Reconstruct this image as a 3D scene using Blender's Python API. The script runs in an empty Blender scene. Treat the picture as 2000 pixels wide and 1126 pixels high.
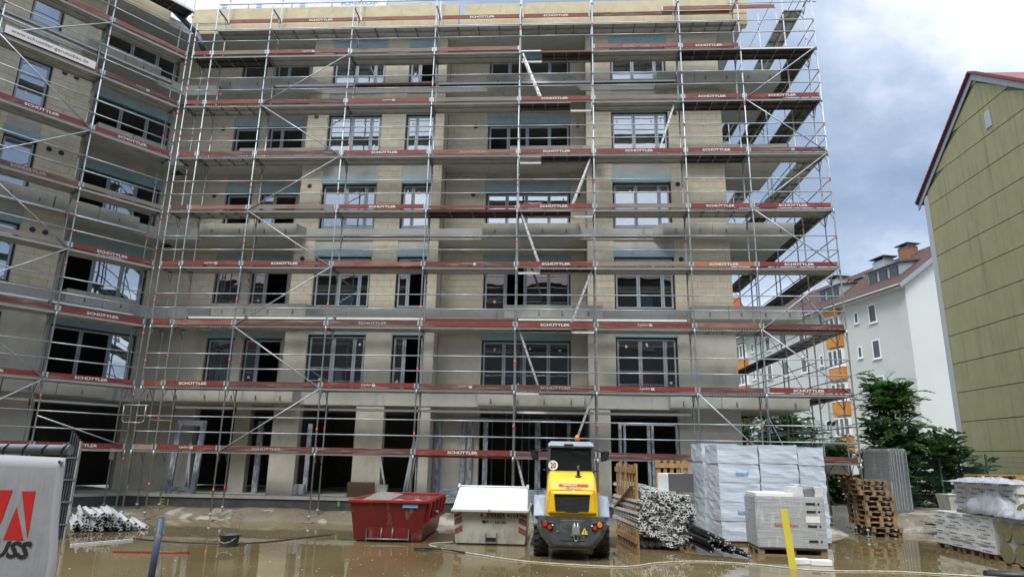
import bpy, bmesh, math, random
from mathutils import Vector, Matrix
R = math.radians
random.seed(7)
S = bpy.context.scene
COL = S.collection

# ------------------------------------------------------------------ camera, sky, sun, exposure
cam_d = bpy.data.cameras.new('camera'); cam = bpy.data.objects.new('camera', cam_d); COL.objects.link(cam)
yaw, pit, rol = 0.0596658, 0.2495396, 0.0188717
f0 = Vector((-math.sin(yaw), math.cos(yaw), 0)); r0 = Vector((math.cos(yaw), math.sin(yaw), 0)); u0 = Vector((0, 0, 1))
fw = f0*math.cos(pit)+u0*math.sin(pit); up = -f0*math.sin(pit)+u0*math.cos(pit)
rt = r0*math.cos(rol)+up*math.sin(rol); up = -r0*math.sin(rol)+up*math.cos(rol)
CAMPOS = Vector((1.1221, -20.844, 2.0))
cam.matrix_world = Matrix(((rt.x, up.x, -fw.x, CAMPOS.x), (rt.y, up.y, -fw.y, CAMPOS.y), (rt.z, up.z, -fw.z, CAMPOS.z), (0, 0, 0, 1)))
cam_d.sensor_width = 36.0; cam_d.lens = 23.4; cam_d.clip_start = 0.05; cam_d.clip_end = 2000
S.camera = cam
S.view_settings.view_transform = 'Standard'; S.view_settings.look = 'None'
S.view_settings.exposure = 1.32; S.view_settings.gamma = 1.0; S.view_settings.use_curve_mapping = False

SUN_EL, SUN_AZ = 52.0, 205.0   # azimuth clockwise from +Y
W = bpy.data.worlds.new('World'); S.world = W; W.use_nodes = True
nt = W.node_tree; N = nt.nodes; L = nt.links; N.clear()
out = N.new('ShaderNodeOutputWorld'); bg = N.new('ShaderNodeBackground'); bg.inputs['Strength'].default_value = 0.12
sky = N.new('ShaderNodeTexSky'); sky.sky_type = 'NISHITA'; sky.sun_disc = False
sky.sun_elevation = R(SUN_EL); sky.sun_rotation = R(SUN_AZ); sky.air_density = 1.2; sky.dust_density = 1.5
def nd(t, **k):
    n = N.new(t)
    for a, b in k.items(): setattr(n, a, b)
    return n
tc = nd('ShaderNodeTexCoord'); sp = nd('ShaderNodeSeparateXYZ'); L.new(tc.outputs['Generated'], sp.inputs[0])
mz = nd('ShaderNodeMath', operation='MAXIMUM'); L.new(sp.outputs['Z'], mz.inputs[0]); mz.inputs[1].default_value = 0.0
ad = nd('ShaderNodeMath', operation='ADD'); L.new(mz.outputs[0], ad.inputs[0]); ad.inputs[1].default_value = 0.35
dx = nd('ShaderNodeMath', operation='DIVIDE'); L.new(sp.outputs['X'], dx.inputs[0]); L.new(ad.outputs[0], dx.inputs[1])
dy = nd('ShaderNodeMath', operation='DIVIDE'); L.new(sp.outputs['Y'], dy.inputs[0]); L.new(ad.outputs[0], dy.inputs[1])
cb = nd('ShaderNodeCombineXYZ'); L.new(dx.outputs[0], cb.inputs[0]); L.new(dy.outputs[0], cb.inputs[1]); cb.inputs[2].default_value = 0.2
def noise(scale, detail, rough, vec, off=(0, 0, 0)):
    m = nd('ShaderNodeMapping'); m.inputs['Location'].default_value = off; L.new(vec, m.inputs['Vector'])
    n = nd('ShaderNodeTexNoise'); n.inputs['Scale'].default_value = scale; n.inputs['Detail'].default_value = detail
    n.inputs['Roughness'].default_value = rough; n.inputs['Distortion'].default_value = 0.25; L.new(m.outputs[0], n.inputs['Vector']); return n
def ramp(src, stops):
    r = nd('ShaderNodeValToRGB'); e = r.color_ramp.elements
    while len(e) < len(stops): e.new(0.5)
    for i, (p, c) in enumerate(stops): e[i].position = p; e[i].color = (*c, 1)
    L.new(src, r.inputs[0]); return r
n1 = noise(1.15, 7, 0.55, cb.outputs[0], (1.13, 4.03, 0)); n2 = noise(3.2, 6, 0.6, cb.outputs[0], (7.1, 2.2, 0))
cl = ramp(n1.outputs[0], [(0.36, (0.92, 1.18, 1.68)), (0.47, (1.42, 1.76, 2.35)), (0.54, (2.3, 2.6, 3.15)), (0.62, (4.0, 4.1, 4.4))])
wisp = ramp(n2.outputs[0], [(0.35, (0.86, 0.88, 0.92)), (0.68, (1.16, 1.14, 1.1))])
mu = nd('ShaderNodeMix', data_type='RGBA', blend_type='MULTIPLY'); mu.inputs[0].default_value = 1; L.new(cl.outputs[0], mu.inputs[6]); L.new(wisp.outputs[0], mu.inputs[7])
# overcast luminance: brighter towards the zenith
gr = ramp(sp.outputs['Z'], [(0.0, (1.05, 1.05, 1.05)), (0.62, (1.0, 1.0, 1.0)), (0.80, (4.6, 4.5, 4.2)), (1.0, (6.0, 5.8, 5.4))])
mu2 = nd('ShaderNodeMix', data_type='RGBA', blend_type='MULTIPLY'); mu2.inputs[0].default_value = 1; L.new(mu.outputs[2], mu2.inputs[6]); L.new(gr.outputs[0], mu2.inputs[7])
mx = nd('ShaderNodeMix', data_type='RGBA'); mx.inputs[0].default_value = 0.91; L.new(sky.outputs[0], mx.inputs[6]); L.new(mu2.outputs[2], mx.inputs[7])
L.new(mx.outputs[2], bg.inputs['Color']); L.new(bg.outputs[0], out.inputs['Surface'])

sd = bpy.data.lights.new('sun', 'SUN'); sd.energy = 1.0; sd.angle = R(18); sd.color = (1.0, 0.95, 0.86)
sun = bpy.data.objects.new('sun', sd); COL.objects.link(sun)
sdir = Vector((math.sin(R(SUN_AZ))*math.cos(R(SUN_EL)), math.cos(R(SUN_AZ))*math.cos(R(SUN_EL)), math.sin(R(SUN_EL))))
sun.rotation_euler = sdir.to_track_quat('Z', 'Y').to_euler()

# ------------------------------------------------------------------ materials
def mat(name, c1, c2=None, scale=2.0, rough=0.7, metal=0.0, bump=0.0, bscale=None, lo=0.35, hi=0.65, stretch=(1, 1, 1), spec=0.5, obj=False,
        c3=None, s3=0.6, lo3=0.5, hi3=0.7, st3=(1, 1, 1), alpha=None, coat=0.0, detail=6):
    m = bpy.data.materials.new(name); m.use_nodes = True; t = m.node_tree; n = t.nodes; l = t.links
    b = n['Principled BSDF']; b.inputs['Roughness'].default_value = rough; b.inputs['Metallic'].default_value = metal
    b.inputs['Specular IOR Level'].default_value = spec; b.inputs['Coat Weight'].default_value = coat
    b.inputs['Base Color'].default_value = (*c1, 1)
    if alpha is not None: b.inputs['Alpha'].default_value = alpha
    if c2 or bump:
        if obj:
            tc = n.new('ShaderNodeTexCoord'); oi = n.new('ShaderNodeObjectInfo'); ml = n.new('ShaderNodeVectorMath'); ml.operation = 'SCALE'
            ml.inputs[0].default_value = (31, 17, 23); l.new(oi.outputs['Random'], ml.inputs['Scale'])
            av = n.new('ShaderNodeVectorMath'); l.new(tc.outputs['Object'], av.inputs[0]); l.new(ml.outputs[0], av.inputs[1]); src = av.outputs[0]
        else:
            g = n.new('ShaderNodeNewGeometry'); src = g.outputs['Position']
        def nz(sc, st, off=0, det=detail):
            mp = n.new('ShaderNodeMapping'); mp.inputs['Scale'].default_value = st; mp.inputs['Location'].default_value = (off, off*.7, off*.3); l.new(src, mp.inputs[0])
            q = n.new('ShaderNodeTexNoise'); q.inputs['Scale'].default_value = sc; q.inputs['Detail'].default_value = det; q.inputs['Roughness'].default_value = 0.62; l.new(mp.outputs[0], q.inputs[0]); return q.outputs[0]
        def rmp(s, lo, hi):
            r = n.new('ShaderNodeMapRange'); r.inputs[1].default_value = lo; r.inputs[2].default_value = hi; l.new(s, r.inputs[0]); return r.outputs[0]
        if c2:
            f = rmp(nz(scale, stretch), lo, hi); mm = n.new('ShaderNodeMix'); mm.data_type = 'RGBA'; mm.inputs[6].default_value = (*c1, 1); mm.inputs[7].default_value = (*c2, 1)
            l.new(f, mm.inputs[0]); res = mm.outputs[2]
            if c3:
                f3 = rmp(nz(s3, st3, 11.3), lo3, hi3); m3 = n.new('ShaderNodeMix'); m3.data_type = 'RGBA'; l.new(f3, m3.inputs[0]); l.new(res, m3.inputs[6]); m3.inputs[7].default_value = (*c3, 1); res = m3.outputs[2]
            l.new(res, b.inputs['Base Color'])
        if bump:
            bp = n.new('ShaderNodeBump'); bp.inputs['Strength'].default_value = 1.0; bp.inputs['Distance'].default_value = bump
            l.new(nz(bscale or scale*4, stretch, 5.0), bp.inputs['Height']); l.new(bp.outputs[0], b.inputs['Normal'])
    return m
M = {}
M['concrete'] = mat('concrete', (0.50, 0.50, 0.465), (0.40, 0.40, 0.37), 1.6, 0.85, bump=0.006, bscale=14, c3=(0.23, 0.23, 0.21), s3=1.1, lo3=0.56, hi3=0.85, st3=(1.2, 1.2, .35))
M['slab'] = mat('slab_concrete', (0.50, 0.50, 0.47), (0.42, 0.42, 0.39), 0.9, 0.85, bump=0.004, bscale=20, c3=(0.17, 0.17, 0.155), s3=2.2, lo3=0.58, hi3=0.8, st3=(1.5, 1, .3))
M['plaster'] = mat('pier_plaster', (0.53, 0.51, 0.445), (0.43, 0.41, 0.35), 1.3, 0.9, bump=0.004, bscale=18, c3=(0.24, 0.22, 0.18), s3=1.0, lo3=0.55, hi3=0.85, st3=(1, 1, .25))
M['block'] = mat('lime_block', (0.60, 0.56, 0.445), (0.54, 0.50, 0.395), 5.0, 0.92, bump=0.003, bscale=40, obj=True, c3=(0.44, 0.40, 0.31), s3=1.2, lo3=0.5, hi3=0.8)
M['mortar'] = mat('block_joint', (0.46, 0.43, 0.345), (0.40, 0.37, 0.30), 3, 0.95)
M['roofedge'] = mat('parapet_insulation', (0.62, 0.55, 0.36), (0.52, 0.45, 0.29), 2.2, 0.9, bump=0.01, bscale=12, c3=(0.42, 0.36, 0.22), s3=3.5, lo3=0.55, hi3=0.8, st3=(1, 1, .5))
M['roller'] = mat('blind_box_foil', (0.30, 0.45, 0.50), (0.24, 0.385, 0.43), 2.5, 0.5, c3=(0.26, 0.34, 0.36), s3=4)
M['dark'] = mat('anthracite_frame', (0.022, 0.027, 0.034), rough=0.45)
M['sash'] = mat('grey_sash', (0.40, 0.45, 0.50), (0.33, 0.37, 0.42), 8, 0.4)
M['sash_white'] = mat('white_sash', (0.75, 0.76, 0.76), rough=0.45)
M['galv'] = mat('galvanised_tube', (0.47, 0.51, 0.53), (0.33, 0.36, 0.38), 7, 0.38, metal=0.35, stretch=(1, 1, .3))
M['galvd'] = mat('galvanised_dark', (0.22, 0.235, 0.24), (0.14, 0.15, 0.155), 7, 0.5, metal=0.5)
M['strip'] = mat('deck_edge_metal', (0.80, 0.80, 0.78), (0.66, 0.66, 0.64), 3, 0.45, metal=0.0, stretch=(.3, 1, 1))
M['steeldeck'] = mat('steel_deck', (0.50, 0.50, 0.485), (0.38, 0.38, 0.37), 2.5, 0.5, metal=0.15)
M['plydeck'] = mat('plywood_deck', (0.035, 0.034, 0.033), (0.075, 0.07, 0.065), 2.0, 0.75, c3=(0.12, 0.11, 0.10), s3=3, lo3=.6, hi3=.8)
M['red'] = mat('red_paint', (0.215, 0.028, 0.020), (0.165, 0.024, 0.018), 3, 0.6, obj=True, c3=(0.30, 0.14, 0.10), s3=4.5, lo3=.56, hi3=.72, st3=(.4, 1, 3))
M['redworn'] = mat('worn_red_paint', (0.23, 0.035, 0.03), (0.27, 0.16, 0.12), 4.5, 0.75, stretch=(.35, 1, 3), obj=True, c3=(0.30, 0.24, 0.20), s3=5, lo3=.55, hi3=.72, st3=(.3, 1, 4))
M['maroon'] = mat('faded_maroon_paint', (0.13, 0.026, 0.023), (0.09, 0.035, 0.03), 3.0, 0.7, stretch=(.35, 1, 3), obj=True, c3=(0.27, 0.20, 0.165), s3=4, lo3=.50, hi3=.70, st3=(.3, 1, 4))
M['orange'] = mat('orange_red_paint', (0.42, 0.10, 0.035), (0.36, 0.16, 0.09), 3.5, 0.6, stretch=(.4, 1, 3), obj=True)
M['wood'] = mat('weathered_board', (0.27, 0.235, 0.19), (0.17, 0.14, 0.115), 5.0, 0.85, stretch=(.25, 1, 6), obj=True, c3=(0.2, 0.08, 0.06), s3=2.5, lo3=.58, hi3=.75, st3=(.4, 1, 2))
M['white'] = mat('white_print', (0.72, 0.70, 0.66), rough=0.6)
M['whitefade'] = mat('faded_print', (0.42, 0.34, 0.30), rough=0.7)
M['orangeband'] = mat('orange_band', (0.80, 0.12, 0.03), rough=0.5)
M['alu'] = mat('aluminium', (0.62, 0.63, 0.62), rough=0.38, metal=0.6)
M['palewood'] = mat('pallet_wood', (0.40, 0.24, 0.10), (0.28, 0.155, 0.06), 6, 0.8, stretch=(1, 1, .3), obj=True)
M['pallet'] = mat('old_pallet_wood', (0.26, 0.175, 0.10), (0.16, 0.11, 0.065), 5, 0.85, obj=True)
M['pallet2'] = mat('pallet_wood_lighter', (0.32, 0.20, 0.09), (0.22, 0.135, 0.065), 6, 0.85, obj=True)
M['hazard'] = mat('hazard_red', (0.20, 0.03, 0.025), (0.26, 0.10, 0.08), 14, 0.6)
M['black'] = mat('black_plastic_and_hollows', (0.016, 0.016, 0.017), rough=0.45)
M['tyre'] = mat('tyre_rubber', (0.020, 0.020, 0.020), (0.07, 0.06, 0.045), 9, 0.85, lo=.45, hi=.7)
M['yellow'] = mat('loader_yellow_paint', (0.78, 0.50, 0.015), (0.70, 0.44, 0.02), 4, 0.34, coat=0.25, c3=(0.50, 0.34, 0.06), s3=7, lo3=.62, hi3=.85, st3=(1, 1, .3))
M['dgrey'] = mat('loader_grey_paint', (0.062, 0.072, 0.080), (0.045, 0.053, 0.06), 5, 0.42, c3=(0.16, 0.14, 0.11), s3=5, lo3=.52, hi3=.78)
M['fender'] = mat('fender_grey', (0.36, 0.40, 0.47), (0.30, 0.34, 0.41), 4, 0.42)
M['cabglass'] = mat('cab_glass', (0.012, 0.016, 0.016), rough=0.04, spec=0.8)
M['white_enamel'] = mat('white_enamel', (0.72, 0.74, 0.72), (0.66, 0.68, 0.66), 3, 0.4, obj=True, c3=(0.5, 0.5, 0.47), s3=5, lo3=.64, hi3=.8)
M['creamskip'] = mat('cream_skip_paint', (0.50, 0.50, 0.44), (0.42, 0.42, 0.37), 2.5, 0.5, c3=(0.27, 0.25, 0.19), s3=3, lo3=.48, hi3=.72, st3=(1, 1, .4), bump=.006, bscale=5)
M['redskip'] = mat('red_skip_paint', (0.155, 0.012, 0.010), (0.11, 0.010, 0.009), 2.2, 0.42, c3=(0.26, 0.19, 0.15), s3=5, lo3=.57, hi3=.74, st3=(1, 1, .22), bump=.006, bscale=4)
M['redrim'] = mat('red_rim_paint', (0.33, 0.018, 0.015), (0.22, 0.015, 0.013), 5, 0.4)
M['rubble'] = mat('rubble', (0.30, 0.28, 0.24), (0.16, 0.15, 0.13), 14, 0.95, bump=0.05, bscale=16)
M['text'] = mat('dark_print', (0.02, 0.02, 0.02), rough=0.6)
M['redprint'] = mat('red_print', (0.55, 0.025, 0.02), rough=0.5)
M['yellowprint'] = mat('yellow_sticker', (0.75, 0.6, 0.03), rough=0.5)
M['bluefilm'] = mat('pale_blue_wrap', (0.60, 0.66, 0.72), (0.47, 0.53, 0.60), 1.3, 0.32, stretch=(.35, .35, 3.2), bump=0.02, bscale=3, obj=True, c3=(0.42, 0.47, 0.53), s3=1.1, lo3=.5, hi3=.72, st3=(.5, .5, 3))
M['greyfilm'] = mat('pale_grey_wrap', (0.42, 0.43, 0.43), (0.30, 0.31, 0.31), 3.0, 0.38, stretch=(.5, .5, 6), bump=0.012, bscale=6, c3=(0.52, 0.53, 0.54), s3=5, lo3=.55, hi3=.7, st3=(2, 2, .4))
M['greyblock'] = mat('dark_grey_foam', (0.085, 0.088, 0.092), (0.075, 0.077, 0.08), 20, 0.9)
M['darkwrap'] = mat('grey_stretch_wrap', (0.20, 0.21, 0.215), (0.13, 0.14, 0.145), 3, 0.35, stretch=(.6, .6, 9), bump=0.01, bscale=8, c3=(0.40, 0.41, 0.42), s3=2.4, lo3=.58, hi3=.72, st3=(3, 3, .25))
M['print_blue'] = mat('blue_print', (0.13, 0.36, 0.66), rough=0.5)
M['whitewrap'] = mat('white_paper_wrap', (0.62, 0.62, 0.60), (0.50, 0.50, 0.49), 6, 0.55, bump=0.01, bscale=10, obj=True)
M['roll'] = mat('mineral_wool', (0.20, 0.18, 0.085), (0.15, 0.135, 0.06), 12, 0.95)
M['film'] = mat('clear_film', (0.56, 0.58, 0.60), (0.40, 0.42, 0.44), 5, 0.25, bump=0.02, bscale=6, alpha=.62)
M['styro'] = mat('white_foam', (0.74, 0.75, 0.74), rough=0.8)
M['yboard'] = mat('yellow_board', (0.62, 0.55, 0.07), (0.62, 0.50, 0.05), 6, 0.6, c3=(0.42, 0.35, 0.06), s3=8, lo3=.62, hi3=.8)
M['bluepipe'] = mat('blue_grey_paint', (0.055, 0.085, 0.15), (0.04, 0.06, 0.10), 6, 0.5, c3=(0.30, 0.07, 0.05), s3=7, lo3=.62, hi3=.68)
M['rope'] = mat('pale_hose', (0.48, 0.45, 0.36), (0.3, 0.28, 0.2), 12, 0.6)
M['banner'] = mat('banner_mesh', (0.34, 0.35, 0.37), (0.28, 0.29, 0.31), 6, 0.7, stretch=(14, 1, 1.2), c3=(0.40, 0.41, 0.43), s3=3)
M['bannerhem'] = mat('banner_hem', (0.42, 0.43, 0.45), rough=0.6)
M['neon'] = mat('neon_spray', (0.42, 0.72, 0.03), rough=0.7)
M['green'] = mat('green_spray', (0.1, 0.5, 0.08), rough=0.7)
M['membrane'] = mat('bitumen_membrane', (0.045, 0.05, 0.052), (0.08, 0.085, 0.085), 3, 0.6, c3=(0.15, 0.14, 0.12), s3=4, lo3=.6, hi3=.8)
M['stripefoil'] = mat('printed_protective_foil', (0.42, 0.45, 0.49), (0.19, 0.23, 0.29), 9, 0.4, stretch=(1, 1, .35), lo=.45, hi=.55)
M['stripefoilh'] = mat('printed_foil_panel', (0.50, 0.54, 0.60), (0.20, 0.26, 0.36), 8, 0.4, stretch=(.4, .4, 3), lo=.47, hi=.53)
M['olive'] = mat('olive_panel', (0.285, 0.275, 0.135), (0.25, 0.24, 0.115), 1.2, 0.75, c3=(0.165, 0.16, 0.085), s3=1.3, lo3=.5, hi3=.78, st3=(3.5, 3.5, .18), obj=False, bump=.004, bscale=9)
M['olive2'] = mat('olive_panel_joint', (0.12, 0.12, 0.07), rough=0.9)
M['verge'] = mat('grey_verge_metal', (0.32, 0.36, 0.41), (0.26, 0.3, 0.34), 3, 0.45)
M['greyrender'] = mat('grey_render', (0.37, 0.38, 0.39), rough=0.85)
M['tile'] = mat('roof_tile', (0.115, 0.058, 0.042), (0.075, 0.04, 0.032), 9, 0.8, obj=True)
M['tilered'] = mat('red_roof_tile', (0.19, 0.045, 0.038), (0.14, 0.038, 0.033), 6, 0.7)
M['tileorange'] = mat('orange_roof_tile', (0.50, 0.13, 0.05), (0.42, 0.10, 0.04), 6, 0.8)
M['render'] = mat('pale_green_render', (0.50, 0.525, 0.49), (0.46, 0.485, 0.45), 0.6, 0.9)
M['renderw'] = mat('white_render', (0.62, 0.66, 0.63), (0.59, 0.63, 0.60), 0.5, 0.9)
M['balcony'] = mat('orange_panel', (0.52, 0.22, 0.035), (0.46, 0.19, 0.03), 2, 0.6)
M['zinc'] = mat('zinc_sheet', (0.36, 0.41, 0.43), (0.29, 0.34, 0.36), 3, 0.45, metal=0.2)
M['brick'] = mat('chimney_brick', (0.32, 0.17, 0.10), (0.24, 0.12, 0.07), 9, 0.85, obj=True)
M['winglass'] = mat('far_window_glass', (0.05, 0.06, 0.065), rough=0.05, spec=0.8)
M['mesh_green'] = mat('green_fence_wire', (0.04, 0.085, 0.07), rough=0.5)
M['bark'] = mat('bark', (0.10, 0.085, 0.06), (0.06, 0.05, 0.04), 8, 0.9)
M['leafa'] = mat('leaf_green', (0.085, 0.18, 0.048), (0.12, 0.23, 0.07), 2.2, 0.55, obj=True)
M['leafb'] = mat('leaf_dark_green', (0.038, 0.09, 0.03), (0.06, 0.125, 0.036), 1.8, 0.6, obj=True)
M['plasterdark'] = mat('dull_brown_render', (0.055, 0.053, 0.047), (0.04, 0.038, 0.034), .6, .9)
def leafmat(k):
    m = M[k]; n = m.node_tree.nodes; l = m.node_tree.links; b = n['Principled BSDF']; o = n['Material Output']; t = n.new('ShaderNodeBsdfTranslucent'); x = n.new('ShaderNodeMixShader'); x.inputs[0].default_value = .35
    l.new(b.inputs['Base Color'].links[0].from_socket, t.inputs['Color']); l.new(b.outputs[0], x.inputs[1]); l.new(t.outputs[0], x.inputs[2]); l.new(x.outputs[0], o.inputs['Surface'])
leafmat('leafa'); leafmat('leafb')
M['mud'] = mat('wet_mud', (0.17, 0.135, 0.085), (0.27, 0.235, 0.165), 0.9, 0.6, bump=0.03, bscale=5, c3=(0.33, 0.31, 0.26), s3=0.7, lo3=.52, hi3=.62)
M['bank'] = mat('sandy_bank', (0.19, 0.165, 0.115), (0.125, 0.105, 0.07), 1.6, 0.75, bump=0.03, bscale=8, c3=(0.36, 0.345, 0.30), s3=0.9, lo3=.52, hi3=.60)
M['cardboard'] = mat('cardboard', (0.30, 0.20, 0.13), (0.22, 0.15, 0.10), 5, 0.85)
M['lamp_red'] = mat('red_lens', (0.6, 0.03, 0.01), rough=0.2); M['lamp_orange'] = mat('orange_lens', (0.85, 0.22, 0.02), rough=0.2)
M['chrome'] = mat('worn_steel', (0.5, 0.5, 0.49), rough=0.35, metal=0.7)
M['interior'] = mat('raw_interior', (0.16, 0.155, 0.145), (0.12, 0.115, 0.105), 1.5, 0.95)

def glassmat(name, refl, dirt=(0.02, 0.024, 0.028)):
    m = bpy.data.materials.new(name); m.use_nodes = True; t = m.node_tree; n = t.nodes; l = t.links; n.clear()
    o = n.new('ShaderNodeOutputMaterial'); g = n.new('ShaderNodeBsdfGlossy'); g.inputs['Roughness'].default_value = 0.015; g.inputs['Color'].default_value = (0.88, 0.93, 1.0, 1)
    tr = n.new('ShaderNodeBsdfTransparent'); tr.inputs['Color'].default_value = (0.62, 0.68, 0.68, 1)
    fr = n.new('ShaderNodeFresnel'); fr.inputs['IOR'].default_value = 1.5
    mr = n.new('ShaderNodeMapRange'); mr.inputs[3].default_value = refl; mr.inputs[4].default_value = 1.0; l.new(fr.outputs[0], mr.inputs[0])
    ge = n.new('ShaderNodeNewGeometry'); nz = n.new('ShaderNodeTexNoise'); nz.inputs['Scale'].default_value = 0.9; l.new(ge.outputs['Position'], nz.inputs['Vector'])
    bp = n.new('ShaderNodeBump'); bp.inputs['Distance'].default_value = 0.006; l.new(nz.outputs[0], bp.inputs['Height']); l.new(bp.outputs[0], g.inputs['Normal'])
    mx = n.new('ShaderNodeMixShader'); l.new(mr.outputs[0], mx.inputs[0]); l.new(tr.outputs[0], mx.inputs[1]); l.new(g.outputs[0], mx.inputs[2]); l.new(mx.outputs[0], o.inputs[0]); return m
M['glass'] = glassmat('window_glass', 0.42)

def watermat():
    m = bpy.data.materials.new('muddy_water'); m.use_nodes = True; t = m.node_tree; n = t.nodes; l = t.links
    b = n['Principled BSDF']; b.inputs['Roughness'].default_value = 0.025; b.inputs['IOR'].default_value = 1.33; b.inputs['Specular IOR Level'].default_value = 0.62
    g = n.new('ShaderNodeNewGeometry')
    a = n.new('ShaderNodeTexNoise'); a.inputs['Scale'].default_value = 0.35; a.inputs['Detail'].default_value = 4; l.new(g.outputs['Position'], a.inputs['Vector'])
    r = n.new('ShaderNodeValToRGB'); r.color_ramp.elements[0].color = (0.120, 0.088, 0.038, 1); r.color_ramp.elements[0].position = 0.35; r.color_ramp.elements[1].color = (0.195, 0.150, 0.075, 1); r.color_ramp.elements[1].position = 0.7
    l.new(a.outputs[0], r.inputs[0])
    s = n.new('ShaderNodeTexNoise'); s.inputs['Scale'].default_value = 9.0; s.inputs['Detail'].default_value = 3; l.new(g.outputs['Position'], s.inputs['Vector'])
    k = n.new('ShaderNodeMapRange'); k.inputs[1].default_value = 0.735; k.inputs[2].default_value = 0.76; l.new(s.outputs[0], k.inputs[0])
    mm = n.new('ShaderNodeMix'); mm.data_type = 'RGBA'; l.new(k.outputs[0], mm.inputs[0]); l.new(r.outputs[0], mm.inputs[6]); mm.inputs[7].default_value = (0.5, 0.47, 0.38, 1); l.new(mm.outputs[2], b.inputs['Base Color'])
    w = n.new('ShaderNodeTexNoise'); w.inputs['Scale'].default_value = 1.3; w.inputs['Detail'].default_value = 3; l.new(g.outputs['Position'], w.inputs['Vector'])
    bp = n.new('ShaderNodeBump'); bp.inputs['Distance'].default_value = 0.0045; bp.inputs['Strength'].default_value = 1; l.new(w.outputs[0], bp.inputs['Height']); l.new(bp.outputs[0], b.inputs['Normal'])
    return m
M['water'] = watermat()

# ------------------------------------------------------------------ mesh helpers
class MB:
    def __init__(s): s.v = []; s.f = []; s.m = []; s.sm = []
    def add(s, vs, fs, mi=0, smooth=False):
        k = len(s.v); s.v += [tuple(v) for v in vs]; s.f += [tuple(i+k for i in f) for f in fs]; s.m += [mi]*len(fs); s.sm += [smooth]*len(fs); return s
    def box(s, x0, x1, y0, y1, z0, z1, mi=0, T=None):
        vs = [Vector((x, y, z)) for x in (x0, x1) for y in (y0, y1) for z in (z0, z1)]
        if T: vs = [T @ v for v in vs]
        return s.add(vs, [(0, 1, 3, 2), (4, 6, 7, 5), (0, 4, 5, 1), (2, 3, 7, 6), (0, 2, 6, 4), (1, 5, 7, 3)], mi)
    def hexa(s, b, t, mi=0):   # two 4-point rings
        return s.add(list(b)+list(t), [(3, 2, 1, 0), (4, 5, 6, 7), (0, 1, 5, 4), (1, 2, 6, 5), (2, 3, 7, 6), (3, 0, 4, 7)], mi)
    def bar(s, p, q, w, h, mi=0, upv=(0, 0, 1)):
        p = Vector(p); q = Vector(q); d = (q-p).normalized(); u = Vector(upv)
        if abs(d.dot(u)) > .98: u = Vector((0, 1, 0))
        a = d.cross(u).normalized()*(w/2); b = a.cross(d).normalized()*(h/2)
        r = lambda c: [c-a-b, c+a-b, c+a+b, c-a+b]
        return s.hexa(r(p), r(q), mi)
    def tube(s, p, q, r, n=8, mi=0, r2=None, cap=True):
        p = Vector(p); q = Vector(q); d = (q-p).normalized(); u = Vector((0, 0, 1)) if abs(d.z) < .95 else Vector((1, 0, 0))
        a = d.cross(u).normalized(); b = a.cross(d); r2 = r if r2 is None else r2
        ring = lambda c, rr: [c+a*rr*math.cos(2*math.pi*i/n)+b*rr*math.sin(2*math.pi*i/n) for i in range(n)]
        k = len(s.v); s.v += [tuple(v) for v in ring(p, r)+ring(q, r2)]
        s.f += [(k+i, k+(i+1) % n, k+n+(i+1) % n, k+n+i) for i in range(n)]; s.m += [mi]*n; s.sm += [True]*n
        if cap: s.f += [tuple(k+i for i in reversed(range(n))), tuple(k+n+i for i in range(n))]; s.m += [mi]*2; s.sm += [False]*2
        return s
    def path(s, pts, r, n=6, mi=0):
        for a, b in zip(pts, pts[1:]): s.tube(a, b, r, n, mi)
        return s
    def prism(s, poly, y0, y1, mi=0, axis='y'):   # poly of (a,b): y: (x,z); x: (y,z); z: (x,y)
        def P(a, b, c): return (a, c, b) if axis == 'y' else ((c, a, b) if axis == 'x' else (a, b, c))
        n = len(poly); vs = [P(a, b, y0) for a, b in poly]+[P(a, b, y1) for a, b in poly]
        return s.add(vs, [tuple(range(n)), tuple(reversed(range(n, 2*n)))]+[(i, (i+1) % n, n+(i+1) % n, n+i) for i in range(n)], mi)
    def mesh(s, name, mats, bevel=0, seg=2, weld=True):
        me = bpy.data.meshes.new(name); me.from_pydata(s.v, [], s.f); me.polygons.foreach_set('material_index', s.m); me.polygons.foreach_set('use_smooth', s.sm)
        for k in mats: me.materials.append(M[k])
        bm = bmesh.new(); bm.from_mesh(me); bmesh.ops.recalc_face_normals(bm, faces=bm.faces)
        if bevel: bmesh.ops.bevel(bm, geom=bm.edges[:], offset=bevel, segments=seg, affect='EDGES', clamp_overlap=True)
        bm.to_mesh(me); bm.free(); return me
    def build(s, name, mats, parent=None, loc=(0, 0, 0), rz=0, bevel=0, seg=2):
        if isinstance(mats, str): mats = [mats]
        return link(name, s.mesh(name, mats, bevel, seg), parent, loc, rz)
def link(name, me, parent=None, loc=(0, 0, 0), rz=0, rot=None):
    o = bpy.data.objects.new(name, me); COL.objects.link(o); o.location = loc; o.rotation_euler = rot if rot else (0, 0, rz)
    if parent is not None: setpar(o, parent)
    return o
ORI = {}
def setpar(o, p):
    o.parent = p
    if p.name in ORI: o.matrix_parent_inverse = ORI[p.name]
def tag(o, label, cat, group=None, kind=None):
    if label: o['label'] = label
    if cat: o['category'] = cat
    if group: o['group'] = group
    if kind: o['kind'] = kind
    return o
def thing(name, label, cat, loc=(0, 0, 0), rz=0, group=None, worldkids=False):
    o = bpy.data.objects.new(name, None); COL.objects.link(o); o.location = loc; o.rotation_euler = (0, 0, rz); o.empty_display_size = .2
    if worldkids: ORI[o.name] = (Matrix.Translation(loc) @ Matrix.Rotation(rz, 4, 'Z')).inverted()
    return tag(o, label, cat, group)
def struct(o): o['kind'] = 'structure'; return o
TXT = {}
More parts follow.
